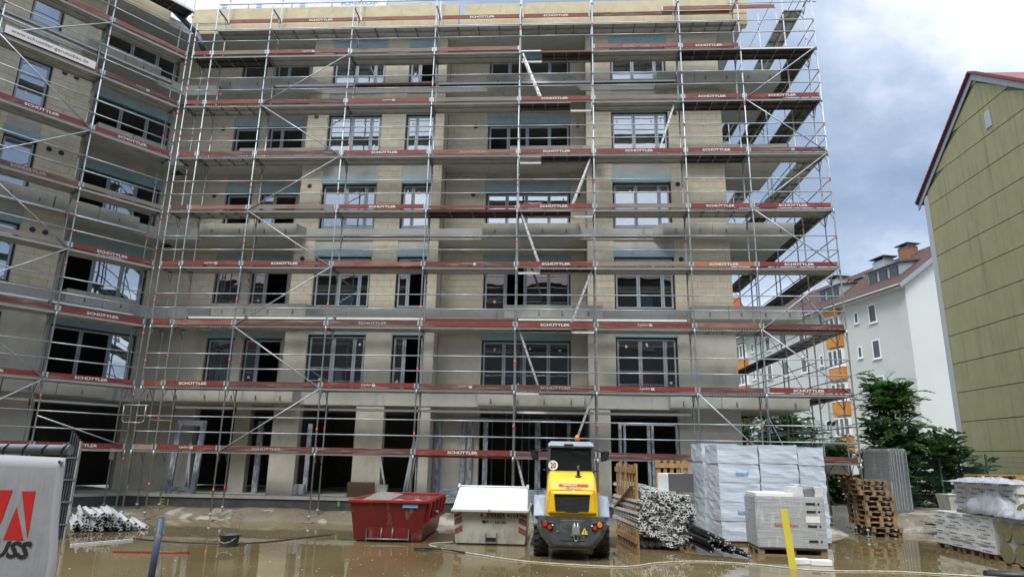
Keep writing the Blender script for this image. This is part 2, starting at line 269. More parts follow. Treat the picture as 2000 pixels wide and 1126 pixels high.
def textmesh(s, m, w, h, shear=0.0, bold=0.0, depth=0.002):
    key = (s, m, w, h, shear)
    if key in TXT: return TXT[key]
    c = bpy.data.curves.new('lettering', 'FONT'); c.body = s; c.size = 1; c.shear = shear; c.offset = bold; c.extrude = 0.01; c.resolution_u = 2; c.align_x = 'LEFT'
    o = bpy.data.objects.new('t', c); COL.objects.link(o); dg = bpy.context.evaluated_depsgraph_get()
    me = bpy.data.meshes.new_from_object(o.evaluated_get(dg)); bpy.data.objects.remove(o)
    xs = [v.co.x for v in me.vertices]; ys = [v.co.y for v in me.vertices]; x0, x1, y0, y1 = min(xs), max(xs), min(ys), max(ys)
    for v in me.vertices:
        x, y, z = v.co; v.co = ((x-(x0+x1)/2)/(x1-x0)*w, -z/0.01*depth/2, (y-(y0+y1)/2)/(y1-y0)*h)
    me.materials.clear(); me.materials.append(M[m]); me.name = 'lettering'; TXT[key] = me; return me

# frames: front facade (identity) and left wing; local x along the wall, y into the building
class Fr:
    def __init__(s, o, a): s.o = Vector(o); s.a = a; s.T = Matrix.Translation(o) @ Matrix.Rotation(a, 4, 'Z')
    def p(s, x, y, z): return s.T @ Vector((x, y, z))
FF = Fr((0, 0, 0), 0); FL = Fr((-12.26, 0.05, 0), math.atan2(.8128, .5825)); FS = Fr((10.28, 0, 0), R(90))   # side: local x = +Y, local y = -X (inwards)

# ------------------------------------------------------------------ ground and water
def sm(a, b, x):
    t = max(0, min(1, (x-a)/(b-a))); return t*t*(3-2*t)
def gh(x, y):
    h = -0.06+.035*math.sin(x*1.1+y*.6)*math.sin(y*1.9-x*.4)*sm(-9, -2, y)
    wob = 0.12*math.sin(x*1.7)+0.08*math.sin(x*4.1+1)
    h += 0.37*sm(-0.15+wob*1.6, 1.15+wob*.3, y) if x < 9.3 else 0.0
    if x >= 9.3: h += 0.42*sm(0.9+wob, 3.6, y)*sm(9.3, 11, x)+0.37*sm(-.75+wob, 1.15, y)*(1-sm(9.3, 10.2, x))
    # left wing bank
    q = Vector((x+12.26, y-.05)); n = q.x*-.8128+q.y*.5825
    h = max(h, -0.07+0.37*sm(-0.15+wob*1.6, 1.15, n))
    h += 0.10*sm(11.8, 14, x)*sm(-3, 0, y)
    h += 0.012*math.sin(x*3.1+y*2.3)*math.sin(y*4.7-x)+0.008*math.sin(x*9+y*7)
    h += 0.4*sm(26, 40, abs(x))+0.3*sm(14, 30, y)
    return h
xs = [-60, -45, -30, -22]+[-18+.3*i for i in range(124)]+[20, 23, 28, 35, 45, 60, 90, 400]; ys = [-60, -45, -32, -24]+[-21+.6*i for i in range(28)]+[-4.2+.25*i for i in range(44)]+[7.5, 9, 12, 16, 24, 40, 70, 120, 500]
xs[0:0] = [-400]; ys[0:0] = [-400]
g = MB(); nx = len(xs)
g.v = [(x, y, gh(x, y)) for y in ys for x in xs]
g.f = [(j*nx+i, j*nx+i+1, (j+1)*nx+i+1, (j+1)*nx+i) for j in range(len(ys)-1) for i in range(nx-1)]
g.m = [0]*len(g.f); g.sm = [True]*len(g.f)
struct(g.build('ground', 'bank'))
w = MB(); w.add([(-30, -40, 0), (28, -40, 0), (28, 6, 0), (-30, 6, 0)], [(0, 1, 2, 3)])
struct(w.build('water', 'water'))

st = MB(); sr = random.Random(4)
for i in range(5200):
    x = sr.uniform(-13, 15); y = sr.uniform(-1.2, 1.05) if i < 4200 else sr.uniform(.5, 4)
    if i >= 4200: x = sr.uniform(9.5, 17)
    s_ = sr.choice((.008, .012, .016, .022, .034))*sr.uniform(.7, 1.3); z_ = gh(x, y)
    if z_ < -.01: continue
    p = [(x+sr.uniform(.6, 1.1)*s_*math.cos(a), y+sr.uniform(.6, 1.1)*s_*math.sin(a), z_-s_*.2) for a in (0, 1.6, 3.1, 4.7)]
    st.add(p+[(x+sr.uniform(-.3, .3)*s_, y, z_+s_*.7)], [(0, 1, 4), (1, 2, 4), (2, 3, 4), (3, 0, 4)])
tag(st.build('gravel', 'bank'), 'loose stones and clods scattered on the muddy bank under the scaffold', 'gravel', kind='stuff')
fl_ = MB()
for i in range(520):
    x = sr.gauss(sr.choice((-8, -5, -2, 2, 9)), 1.6); y = sr.uniform(-9.5, -1); s_ = sr.uniform(.006, .028); a = sr.uniform(0, 3.1); c, d = math.cos(a)*s_, math.sin(a)*s_
    fl_.add([(x-c, y-d, .003), (x+d*.5, y-c*.5, .003), (x+c, y+d, .003), (x-d*.5, y+c*.5, .003)], [(0, 1, 2, 3)])
tag(fl_.build('floating_debris', 'styro'), 'small pale flecks of debris floating on the brown water', 'debris', kind='stuff')

# ------------------------------------------------------------------ new apartment building (front facade and left wing)
BR = thing('apartment_building', 'beige block apartment building under construction with open concrete ground floor behind the scaffolding', 'building', (-2.5, 5, 0.3), worldkids=True)
SLT = [4.05, 6.97, 9.88, 12.80, 15.72]; SLB = [z-.42 for z in SLT]+[17.62]; GFZ = 0.72
HEAD = [6.03, 8.85, 11.63, 14.43, 17.24]; ROL = [6.35, 9.13, 11.92, 14.72, 17.56]
V1, V2 = 1.45, 2.32
def put(mb, name, mats, F, parent=BR, **k): return mb.build(name, mats, parent, F.o, F.a, **k)
blockmesh = {}
nblocks = [0]
rest = {}
def blockwall(F, x0, x1, v, z0, z1, big, th=.3):
    """masonry: mortar backing plus separate blocks"""
    MB().box(x0, x1, v+.012, v+th, z0, z1); mb = MB().box(x0, x1, v+.012, v+th, z0, z1); put(mb, 'wall', ['mortar'], F)
    h = .25; z = z0; r = 0
    while z < z1-.04:
        hh = min(h, z1-z); x = x0-(.25 if r % 2 else 0)
        while x < x1-.03:
            a, b = max(x, x0), min(x+.5, x1)
            if b-a > .06:
                j = .005; w_, h_ = round(b-a-2*j, 3), round(hh-2*j, 3); pr = random.uniform(-.002, .004)
                if big and nblocks[0] < 298:
                    k = (w_, h_)
                    if k not in blockmesh: blockmesh[k] = MB().box(0, w_, 0, .1, 0, h_).mesh('block', ['block'])
                    o = link('block', blockmesh[k], BR, F.p(a+j, v-pr, z+j), F.a); nblocks[0] += 1
                else:
                    rest.setdefault(F, MB()).box(a+j, b-j, v-pr, v+.1, z+j, z+hh-j)
            x += .5
        z += h; r += 1
def plainwall(F, x0, x1, v, z0, z1, th=.3, m='plaster'): put(MB().box(x0, x1, v, v+th, z0, z1), 'wall', [m], F)
winmesh = {}
def window(F, x0, x1, v, z0, z1, div, open_=(), rv=.12):
    W_, H_ = round(x1-x0, 3), round(z1-z0, 3); key = (W_, H_, tuple(div)); v += rv
    if key not in winmesh:
        fm = MB(); o = .05
        for a, b, c, d in ((0, W_, 0, o), (0, W_, H_-o, H_)): fm.box(a, b, 0, .09, c, d, 0)
        for a, b in ((0, o), (W_-o, W_)): fm.box(a, b, 0, .09, o, H_-o, 0)
        s = .055; ps = []
        for a, b in zip(div, div[1:]):
            xa, xb = a*W_, b*W_; xa = max(xa, o)+.006; xb = min(xb, W_-o)-.006; za, zb = o+.006, H_-o-.006
            fm.box(xa, xb, .012, .075, za, za+s, 1); fm.box(xa, xb, .012, .075, zb-s, zb, 1)
            fm.box(xa, xa+s, .012, .075, za+s, zb-s, 1); fm.box(xb-s, xb, .012, .075, za+s, zb-s, 1)
            ps.append((xa+s, xb-s, za+s, zb-s, MB().box(0, xb-xa-2*s, 0, .02, 0, zb-za-2*s).mesh('pane', ['glass'])))
        winmesh[key] = (fm.mesh('window', ['dark', 'sash']), ps)
    fm, ps = winmesh[key]
    wo = link('window', fm, BR, F.p(x0, v, z0), F.a)
    for i, (a, b, c, d, me) in enumerate(ps):
        if i in open_: continue
        link('pane', me, wo, (a, .035, c), 0)
        if random.random() < .75:
            st = stick[random.randrange(3)]; link('sticker', st, wo, (random.uniform(a+.05, max(a+.06, b-.15)), .028, random.choice((c+.15+random.random()*.3, d-.2, d-.25))), 0, rot=(0, random.uniform(-.3, .3), 0))
stick = [MB().box(0, a, 0, .003, 0, b).mesh('sticker', ['white']) for a, b in ((.07, .09), (.09, .07), (.06, .12))]
holemesh = MB().tube((0, 0, 0), (0, .02, 0), .085, 16).mesh('vent_hole', ['black'])
def roller(F, x0, x1, v, z0, z1): put(MB().box(x0-.04, x1+.04, v-.012, v+.25, z0, z1, 0), 'blind_box', ['roller'], F)
def zone(F, k, x0, x1, v, wins, big=False, ext=None):
    """one storey of wall from x0 to x1 with windows (a,b,div,open)"""
    z0 = SLT[k]; z1 = SLB[k+1]; cur = x0
    def solid(a, b):
        if b-a < .05: return
        if k >= 1: blockwall(F, a, b, v, z0, z1, big)
        else: plainwall(F, a, b, v, z0, z1)
    for (a, b, div, op) in wins:
        solid(cur, a); plainwall(F, a, b, v+.02, ROL[k], z1, .28, 'concrete'); roller(F, a, b, v, HEAD[k], ROL[k]); window(F, a, b, v, z0+.01, HEAD[k], div, op); cur = b
    solid(cur, x1)
DA, DE, DB, DC = (0, .44, .80, 1), (0, .40, .80, 1), (0, .37, 1), (0, .25, .48, .75, 1)
for k in range(5):
    big = k in (1, 2, 3, 4)
    zone(FF, k, 5.38, 7.3, V1, [], big)
    zone(FF, k, 2.4, 5.38, V1, [(3.32, 5.38, DE, ())], big)
    zone(FF, k, -8.05, -2.85, V1, [(-7.25, -5.22, DA, ()), (-4.30, -3.20, DB, (1,) if k in (0, 1, 4) else ())], k in (2, 3))
    zone(FF, k, -2.84, 2.4, V2, [(-1.30, 1.84, DC, (1,) if k == 1 else ((0, 1, 2, 3) if k in (3, 4) else ()))], k in (2, 3))
    zone(FF, k, -13.5, -8.05, V2, [(-11.31, -10.25, (0, 1), (0,) if k in (2, 3, 4) else ()), (-9.93, -8.50, (0, .36, 1), (0, 1) if k > 2 else (1,))], False)
    # loggia cheeks
    for x in (-8.05, -2.85+.0, 2.4):
        s = -1 if x == -8.05 else (1 if x < 0 else -1); a, b = (x, x+.25) if s < 0 else (x-.25, x)
        put(MB().box(a+.004, b-.004, V1+.31, V2+.3, SLT[k], SLB[k+1]-.003), 'cheek_wall', ['plaster'], FF)
    zone(FL, k, -9.0, -2.3, V1, [(-7.9, -6.4, (0, .5, 1), ()), (-4.45, -3.53, (0, 1), ())], k in (3,))
    zone(FL, k, -2.3, 1.12, V2, [(-1.97, .75, (0, .36, .70, 1), {0: (0, 1), 1: (0,), 2: (0, 2), 3: (0, 1, 2), 4: (0, 1, 2)}[k])], False)
    put(MB().box(-2.55, -2.304, V1+.31, V2+.3, SLT[k], SLB[k+1]-.003), 'cheek_wall', ['plaster'], FL)
    for (F, x, v) in ((FF, -1.78, V2), (FF, 2.14, V2), (FF, -7.72, V1), (FF, -11.75, V2), (FL, -2.85, V1), (FL, -3.2, V1), (FF, 5.62, V1)):
        if k >= 1 and not (v == V1 and k == 4): link('vent_hole', holemesh, BR, F.p(x, v-.012, HEAD[k]-.1), F.a)
for F, mb in rest.items(): o = put(mb, 'blockwork', ['block'], F); o['kind'] = 'stuff'
# ground floor
for (a, b, v) in ((-8.17, -7.28, V1), (-5.36, -4.42, V1), (-3.26, -2.85, V1), (2.42, 3.10, V1), (5.32, 7.3, V1), (-2.84, -1.3, V2), (-9.9, -9.35, V2), (-13.4, -11.35, V2)):
    put(MB().box(a, b, v, v+.32, GFZ-.02, SLB[0]), 'column' if v == V1 and b < 5 else 'wall', ['plaster'], FF)
for (a, b, v) in ((-9, -5.6, V1), (-3.3, -2.25, V1), (.7, 1.2, V2), (-2.3, -1.98, V2)): put(MB().box(a, b, v, v+.32, GFZ-.02, SLB[0]), 'wall', ['plaster'], FL)
for x, s in ((-8.05, -1), (-2.85, 1), (2.42, -1)):
    a, b = (x, x+.22) if s < 0 else (x-.22, x); put(MB().box(a+.004, b-.004, V1+.325, V2+.3, GFZ, SLB[0]-.003), 'cheek_wall', ['plaster'], FF)
# floor slabs, beams, interior
for k, z in enumerate(SLT):
    put(MB().box(-13.05, 7.34, V1-.03, 11.5, z-.42, z-.004), 'floor_slab', ['slab'], FF)
    put(MB().box(-12.0, 1.0, V1-.03, 9.0, z-.423, z-.008), 'floor_slab', ['slab'], FL)
put(MB().box(-13.3, 7.34, V1-.45, 11.5, GFZ-.12, GFZ-.02), 'floor_slab', ['concrete'], FF)
put(MB().box(-9.0, 1.2, V1-.45, 9, GFZ-.125, GFZ-.024), 'floor_slab', ['concrete'], FL)
put(MB().box(-13.0, 7.3, V1-.40, V1+.3, .0, GFZ-.12), 'plinth', ['membrane'], FF); put(MB().box(-9.0, .75, V1-.40, V1+.3, 0, GFZ-.125), 'plinth', ['membrane'], FL)
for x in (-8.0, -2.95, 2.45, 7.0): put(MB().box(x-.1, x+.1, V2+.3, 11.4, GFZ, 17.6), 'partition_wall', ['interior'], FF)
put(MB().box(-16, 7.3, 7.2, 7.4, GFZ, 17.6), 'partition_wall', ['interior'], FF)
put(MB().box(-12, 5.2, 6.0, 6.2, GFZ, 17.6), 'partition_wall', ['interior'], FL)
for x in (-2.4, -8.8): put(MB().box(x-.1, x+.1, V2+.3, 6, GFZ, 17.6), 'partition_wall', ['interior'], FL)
# roof with overhanging soffit and parapet
put(MB().box(-13.6, 8.2, 1.0, 11.5, 17.62, 17.98), 'roof_slab', ['slab'], FF); put(MB().box(-12, 3.0, 1.0, 9, 17.617, 17.978), 'roof_slab', ['slab'], FL)
for a, b in ((-12.8, -2.40), (-2.18, 8.32)): put(MB().box(a, b, .93, 1.22, 17.64, 18.72, 0).box(a-.003, b+.003, .915, .93, 18.10, 18.72, 0), 'parapet', ['roofedge'], FF)
put(MB().box(-9, -.42, .93, 1.22, 17.64, 18.72), 'parapet', ['roofedge'], FL)
# balcony noses: precast edge pieces with anchors and joints
def nose(F, x0, x1, k, dep=V2, y0=.95, joints=(), taperR=.0, taperL=.0, z0=None):
    zt = SLT[k]+.03; zb = SLT[k]-.41; xs_ = [x0]+list(joints)+[x1]
    for i, (a, b) in enumerate(zip(xs_, xs_[1:])):
        a += .006; b -= .006; tl = taperL if i == 0 else 0; tr = taperR if i == len(xs_)-2 else 0
        mb = MB().hexa([(a, y0+.05, zb), (b, y0+.05, zb), (b+tr, V1-.032, zb), (a-tl, V1-.032, zb)], [(a, y0, zt), (b, y0, zt), (b+tr, V1-.032, zt), (a-tl, V1-.032, zt)])
        o = put(mb, 'balcony_edge', ['concrete'], F, bevel=.012, seg=1)
        n = max(1, int((b-a)/.75))
        for j in range(n):
            x = a+(j+.5)*(b-a)/n; link('anchor', anchor, o, (x, y0+.018, zb+.17), 0)
anchor = MB().box(-.012, .012, -.02, .03, -.055, .055).tube((-.03, -.012, -.05), (.03, -.012, -.05), .012, 5).mesh('anchor', ['galvd'])
NF = [[(-12.85, -7.4, (-9.9,), .12, 0), (-1.25, 2.24, (), 0, 0), (4.98, 9.35, (6.6,), 0, 0)],
      [(-10.57, -7.25, (-9.0,), .35, .3), (-.43, 2.88, (1.9,), 0, 0), (5.76, 9.36, (7.0,), 0, 0)],
      [(-11.43, -7.85, (-9.4,), .2, .1), (-1.24, 2.08, (), .1, .1), (4.97, 9.36, (6.62,), 0, .3)],
      [(-10.3, -7.1, (-8.7,), .3, .1), (-.35, 2.85, (2.2,), 0, .1), (5.8, 9.36, (7.3,), 0, 0)],
      [(-11.51, -8.05, (-9.4,), .5, 0), (-1.27, 2.0, (.4,), .2, 0), (4.98, 9.37, (6.3,), 0, .1)]]
for k, l in enumerate(NF):
    for (a, b, j, tr, tl) in l: nose(FF, a, b, k, joints=j, taperR=tr, taperL=tl)
    # corner balcony slab reaching beyond the gable wall
    put(MB().box(7.34, 9.33, V1-.03, 4.15, SLT[k]-.40, SLT[k]-.02), 'balcony_slab', ['slab'], FF)
NLW = [[(-9, -3.3), (-3.28, -.45)], [(-9, -4.0), (-2.1, .1)], [(-9, -2.9), (-2.87, -.3)], [(-9, -4.9), (-2.1, .2)], [(-9, -5.2), (-2.87, -.4)]]
for k, l in enumerate(NLW):
    for a, b in l: nose(FL, a, b, k, joints=((a+b)/2,))
# corrugated side panels in ground-floor bays; foil-wrapped frames
def strut(F, x0, x1, v, z0, z1, m='stripefoil', nm='door_frame'): return put(MB().box(x0, x1, v, v+.07, z0, z1), nm, [m], F)
for x0, x1, z0 in ((-2.75, -2.58, .72), (-1.92, -1.74, .72), (-1.66, -1.5, .72), (-1.14, -.98, .72), (.62, .80, .72), (1.7, 1.82, .72)): strut(FF, x0, x1, V2-.1, z0, 3.2)
strut(FF, -2.75, -.98, V2-.1, 3.2, 3.32, 'sash'); strut(FF, -.98, 1.82, V2-.105, 3.2, 3.3, 'sash'); strut(FF, -2.58, -1.92, V2-.09, .72, 1.0, 'stripefoilh', 'frame_panel'); strut(FF, .8, 1.7, V2-.09, .72, 1.05, 'stripefoilh', 'frame_panel'); strut(FF, -.98, .62, V2-.09, .72, 1.0, 'stripefoilh', 'frame_panel')
for x0, x1 in ((3.36, 3.46), (3.42+.1, 3.60), (4.28, 4.38), (4.42, 4.50), (5.2, 5.3)): strut(FF, x0, x1, V1+.1, .72, 3.12)
strut(FF, 3.36, 5.3, V1+.1, 3.12, 3.2, 'sash')
for x in (-.5, -.2, .1, .35, 1.0, 1.25, -1.0): strut(FF, x, x+.025, 4.0, .72, 3.6, 'galv', 'ceiling_prop')
for x0, x1, v in ((-7.0, -6.85, V1+.12), (-9.0, -8.8, V2-.1), (-7.28, -6.9, V1+.05)): strut(FF, x0, x1, v, .72, 3.1 if x1 < -8 else (3.0 if v > V1+.1 else 1.05), 'stripefoil')

# spray marks on the plinth
o = link('spray_mark', textmesh('E1', 'neon', .26, .20, bold=-.02), BR, (-11.30, 1.035, .43))
put(MB().box(-5.62, -5.55, 1.035, 1.04, .42, .62), 'spray_mark', ['green'], FF)

# ------------------------------------------------------------------ scaffolding
tubecache = {}
def hbar(L_, r=.019, n=7, m='galv'):
    k = (round(L_, 3), r, m)
    if k not in tubecache: tubecache[k] = MB().tube((0, 0, 0), (L_, 0, 0), r, n).mesh('tube', [m])
    return tubecache[k]
stdcache = {}
def standard(root, F, x, v, z0, z1, bands=True, r=.0245):
    k = (round(z0, 2), round(z1, 2), round(r, 3))
    if k not in stdcache:
        mb = MB().tube((0, 0, 0), (0, 0, z1-z0), r, 8); z = 2.0-z0-.12
        while z < z1-z0-.3: mb.tube((0, 0, z), (0, 0, z+.16), r+.006, 8); z += 2.0
        mb.box(-.075, .075, -.075, .075, 0, .012); mb.tube((0, 0, .14), (0, 0, .19), .05, 8)
        stdcache[k] = mb.mesh('standard', ['galv'])
    o = link('standard', stdcache[k], root, F.p(x, v, z0), F.a)
    if bands:
        z = random.uniform(.6, 1.8)
        while z < z1-z0-.4:
            if random.random() < .6: link('marker_band', band, o, (0, 0, z))
            z += 2.0
    return o
band = MB().tube((0, 0, 0), (0, 0, .10), .0262, 8).mesh('marker_band', ['orangeband'])
deckcache = {}
def deck(root, F, x0, x1, v0, v1, z, kind='steel', name='deck', strip='strip'):
    L_ = round(x1-x0-.05, 3); Wd = round(v1-v0, 3); k = (L_, Wd, kind, strip)
    if k not in deckcache:
        mb = MB(); n = 2 if Wd > .5 else 1; wd = Wd/n-.008
        for i in range(n):
            a = i*Wd/n+.004
            mb.box(0, L_, a, a+wd, -.012, 0, 1); mb.box(0, L_, a, a+.014, -.075, -.0121, 0 if i == 0 else 1); mb.box(0, L_, a+wd-.014, a+wd, -.075, -.0121, 1)
            if kind == 'steel':
                for q in (1/3, 2/3): mb.box(.02, L_-.02, a+wd*q-.018, a+wd*q+.018, -.032, -.0122, 1)
            else:
                for q in (.25, .5, .75): mb.box(L_*q-.02, L_*q+.02, a+.015, a+wd-.015, -.055, -.0122, 2)
            mb.box(0, .02, a+.015, a+wd-.015, -.07, -.0123, 2); mb.box(L_-.02, L_, a+.015, a+wd-.015, -.07, -.0123, 2)
        if kind == 'perf':
            j = .15
            while j < L_-.1:
                if not (.45 < j/L_ < .55): mb.box(j, j+.035, -.0015, .004, -.055, -.03, 3)
                j += .085
        deckcache[k] = mb.mesh('deck', [strip, {'ply': 'plydeck'}.get(kind, 'steeldeck'), 'galvd', 'black'])
    return link(name, deckcache[k], root, F.p(x0+.025, v0, z), F.a)
toecache = {}
def toe(root, F, x0, x1, v, zc, st):
    L_ = round(x1-x0-.06, 3); m = {'S': 'red', 's': 'maroon', 'L': 'red', 'l': 'maroon', 'r': 'red', 'w': 'wood', 'm': 'maroon', 'p': 'redworn', 'q': 'redworn', 'o': 'orange', 't': 'red'}[st]
    k = (L_, m, st == 't')
    if k not in toecache:
        h = .03 if st == 't' else .075
        toecache[k] = MB().box(.03, L_-.03, 0, .03, -h, h, 0).box(0, .05, -.004, .034, -h-.004, h+.004, 1).box(L_-.05, L_, -.004, .034, -h-.004, h+.004, 1).mesh('toe_board', [m, 'galv'])
    o = link('toe_board', toecache[k], root, F.p(x0+.03, v, zc+random.uniform(-.012, .012)), F.a)
    if st in 'So' and L_ > 1.2: link('lettering', textmesh('SCHÜTTLER', 'white', .93, .098, bold=.022), o, (L_/2+random.uniform(-.06, .06), -.002, 0))
    if st in 'sq' and L_ > 1.2: link('lettering', textmesh('SCHÜTTLER', 'whitefade', .93, .098, bold=.012), o, (L_/2, -.002, 0))
    if st in 'Ll':
        link('lettering', textmesh('Layher', 'white' if st == 'L' else 'whitefade', .34, .085, shear=.35), o, (L_/2-.06, -.002, 0)); link('logo', layerlogo, o, (L_/2+.17, -.002, .0))
    return o
layerlogo = MB()
for i in range(3): layerlogo.box(-.045+i*.035, -.025+i*.035, -.001, .001, -.03, .035)
layerlogo.box(-.055, .06, -.001, .001, -.042, -.032)
layerlogo = layerlogo.mesh('logo', ['white'])
def ladder(root, F, xt, xb, v, zt, zb):
    d = Vector((xt-xb, 0, zt-zb)); Ln = d.length; a = math.atan2(zt-zb, xt-xb)
    k = ('ladder', round(Ln, 1))
    if k not in deckcache:
        mb = MB()
        for y in (0, .32): mb.box(0, Ln, y, y+.025, -.03, .03, 0)
        n = int(Ln/.28)
        for i in range(n): mb.tube(((i+.6)*Ln/n, .02, 0), ((i+.6)*Ln/n, .30, 0), .014, 6); mb.box((i+.6)*Ln/n-.014, (i+.6)*Ln/n+.014, -.004, .0, -.014, .014, 1)
        deckcache[k] = mb.mesh('ladder', ['alu', 'black'])
    o = link('ladder', deckcache[k], root, F.p(xb, v, zb), F.a); o.rotation_mode = 'XYZ'; o.rotation_euler = (0, -a, 0) if F.a == 0 else (0, -a, F.a)
    return o
framecache = {}
def transom(root, F, x, z, v0=0, v1=.73):
    k = round(v1-v0, 3)
    if k not in framecache:
        mb = MB().box(-.02, .02, 0, k, -.065, -.015)
        mb.tube((0, .02, -.38), (0, .26, -.05), .012, 6).tube((0, k-.02, -.38), (0, k-.26, -.05), .012, 6); framecache[k] = mb.mesh('transom', ['galvd'])
    return link('transom', framecache[k], root, F.p(x, v0, z), F.a)
def rail(root, F, x0, x1, v, z, r=.019, name='guardrail'):
    return link(name, hbar(x1-x0, r), root, F.p(x0, v, z), F.a)
def brace(root, F, xa, za, xb, zb, v=-.045): return put(MB().tube((xa, v, za), (xb, v, zb), .021, 7), 'diagonal_brace', ['galv'], F, root)
def console(root, F, x, z, w_=.36):
    k = ('con', w_)
    if k not in framecache: framecache[k] = MB().box(-.018, .018, 0, w_, -.06, -.02).tube((0, 0, -.42), (0, w_-.03, -.05), .013, 6).tube((0, .02, -.5), (0, .02, -.02), .02, 6).mesh('bracket', ['galvd'])
    return link('bracket', framecache[k], root, F.p(x, .76, z), F.a)
SX = [-12.01, -11.28, -9.21, -6.14, -3.07, 0, 2.57, 5.64, 7.71, 10.28]
SC = thing('scaffold', 'long steel scaffold with red toe boards standing across the front facade', 'scaffold', (-1, .36, 0), worldkids=True)
for i, x in enumerate(SX):
    top = 18.1 if 1 <= i <= 3 else (17.4 if i == 0 else 19.9)
    standard(SC, FF, x, 0, .02, top)
    if i not in (0,): standard(SC, FF, x, .73, max(.02, gh(x, .73)-.01), 16.9 if i == 0 else 19.3)
    else: standard(SC, FF, x, .73, .2, 16.9)
    for k in range(1, 9): transom(SC, FF, x, .05+2*k)
    if 1 <= i <= 9: transom(SC, FF, x, 18.05 if i < 9 else 18.2)
TOES = {1: 'wLsmSmmmm', 2: 'rSmLlsLmS', 3: 'rpmsrSLpm', 4: 'rLSplSwoS', 5: 'mpwStSwSS', 6: 'rmmSqSSSl', 7: 'rrmLwSwSS', 8: 'rwLwpnqSn'}
PERF = {(1, 1), (2, 1), (2, 7), (3, 1), (3, 7), (5, 1), (5, 7), (6, 1), (7, 1)}
PLY = {(6, 5), (7, 5), (8, 5), (7, 7), (8, 7), (8, 8), (7, 8), (6, 7), (5, 5), (8, 1), (8, 0), (4, 5), (3, 5), (5, 4)}
for k in range(1, 9):
    for b in range(9):
        x0, x1 = SX[b], SX[b+1]
        kind = 'perf' if (k, b) in PERF else ('ply' if (k, b) in PLY else 'steel')
        if b == 5 and k <= 8:   # access bay: hatch opening where the ladder comes up
            lo_ = (k % 2 == 0)
            a, c = (x0+.75, x1) if lo_ else (x0, x1-.75)
            deck(SC, FF, a, c, .03, .70, .06+2*k, 'ply', strip='red' if k in (8,) else 'strip'); deck(SC, FF, x0, x1, .70-.06, .70, .06+2*k, 'steel')
            put(MB().bar((x0 if lo_ else a, .03, .05+2*k), (a if lo_ else x1, .03, .05+2*k), .03, .05), 'edge_beam', ['strip'], FF, SC)
        else: deck(SC, FF, x0, x1, .03, .70, .06+2*k, kind, strip='red' if (k, b) in ((4, 3), (5, 4), (1, 4), (3, 8)) else 'strip')
        st = TOES[k][b]
        if st != 'n': toe(SC, FF, x0, x1, -.035, .145+2*k, st)
        for h in (.56, 1.04): rail(SC, FF, x0, x1, -.03, .06+2*k+h)
for b in range(1, 8):   # upper working level
    deck(SC, FF, SX[b], SX[b+1], .05, .72, 17.2, 'perf' if b > 1 else 'steel')
    toe(SC, FF, SX[b], SX[b+1], .70, 18.0, 'rmSpSSmmm'[b] if b > 1 else 'r'); rail(SC, FF, SX[b], SX[b+1], .02, 18.22 if b < 5 else 18.4)
toe(SC, FF, SX[7]-.5, SX[8]+1.6, .62, 18.15, 'p')
CONZ = [3.47, 6.50, 9.42, 12.28, 15.30]
for k, z in enumerate(CONZ):
    for b in range(1, 7):
        if (k, b) in ((3, 1), (3, 2), (4, 1), (1, 7), (3, 5)): continue
        deck(SC, FF, SX[b]+.03, SX[b+1]-.03, .77, .93, z, 'steel' if (k, b) not in ((4, 3), (4, 6), (2, 6), (4, 4)) else 'ply', name='bracket_deck', strip='red' if (k, b) in ((4, 3), (1, 4), (2, 3)) else 'strip')
    for b in range(1, 8): console(SC, FF, SX[b], z, .2)
zz = lambda a, b, ks, flip: [(SX[a if (k % 2 == flip) else b], k, SX[b if (k % 2 == flip) else a], k+1) for k in ks]
for xa, ka, xb, kb in zz(2, 3, range(1, 8), 1)+zz(8, 9, range(2, 8), 1)+[(SX[8], 1, SX[7], 2)]:
    brace(SC, FF, xa, .02+2*ka, xb, .02+2*kb)
for k, (xt, xb) in {8: (.10, .85), 6: (2.5, 1.75), 5: (.10, .80), 4: (2.5, 1.72), 3: (.10, .80), 2: (2.5, 1.75), 1: (.10, .6)}.items():
    ladder(SC, FF, xt, xb, .18, .06+2*k, .08+2*(k-1) if k > 1 else .15)
ladder(SC, FF, 5.40, 4.75, .18, 14.06, 12.08)
rail(SC, FF, SX[8]-.3, 10.5, .1, 17.9); rail(SC, FF, -12.6, -11.2, .75, 17.9)
for z in (3.0, 3.5): rail(SC, FF, SX[0], SX[1], .73, z)
put(MB().path([(-12.4, -.12, 3.42), (-12.4, -.12, 2.95), (-12.33, -.12, 2.88), (-11.75, -.12, 2.88), (-11.68, -.12, 2.95), (-11.68, -.12, 3.42)], .016).tube((-12.5, -.12, 3.42), (-11.6, -.12, 3.42), .016, 6), 'end_guardrail', ['galv'], FF, SC)
# base boards under the standards
for i, x in enumerate(SX[:9]):
    tag(MB().box(-.35, .12, -.12, .12, -.02, .02).build('timber_pad', 'pallet', None, (x, .0, .0)), 'wet timber pad under the foot of a front scaffold tube', 'timber pad', 'timber pads under the scaffold feet')

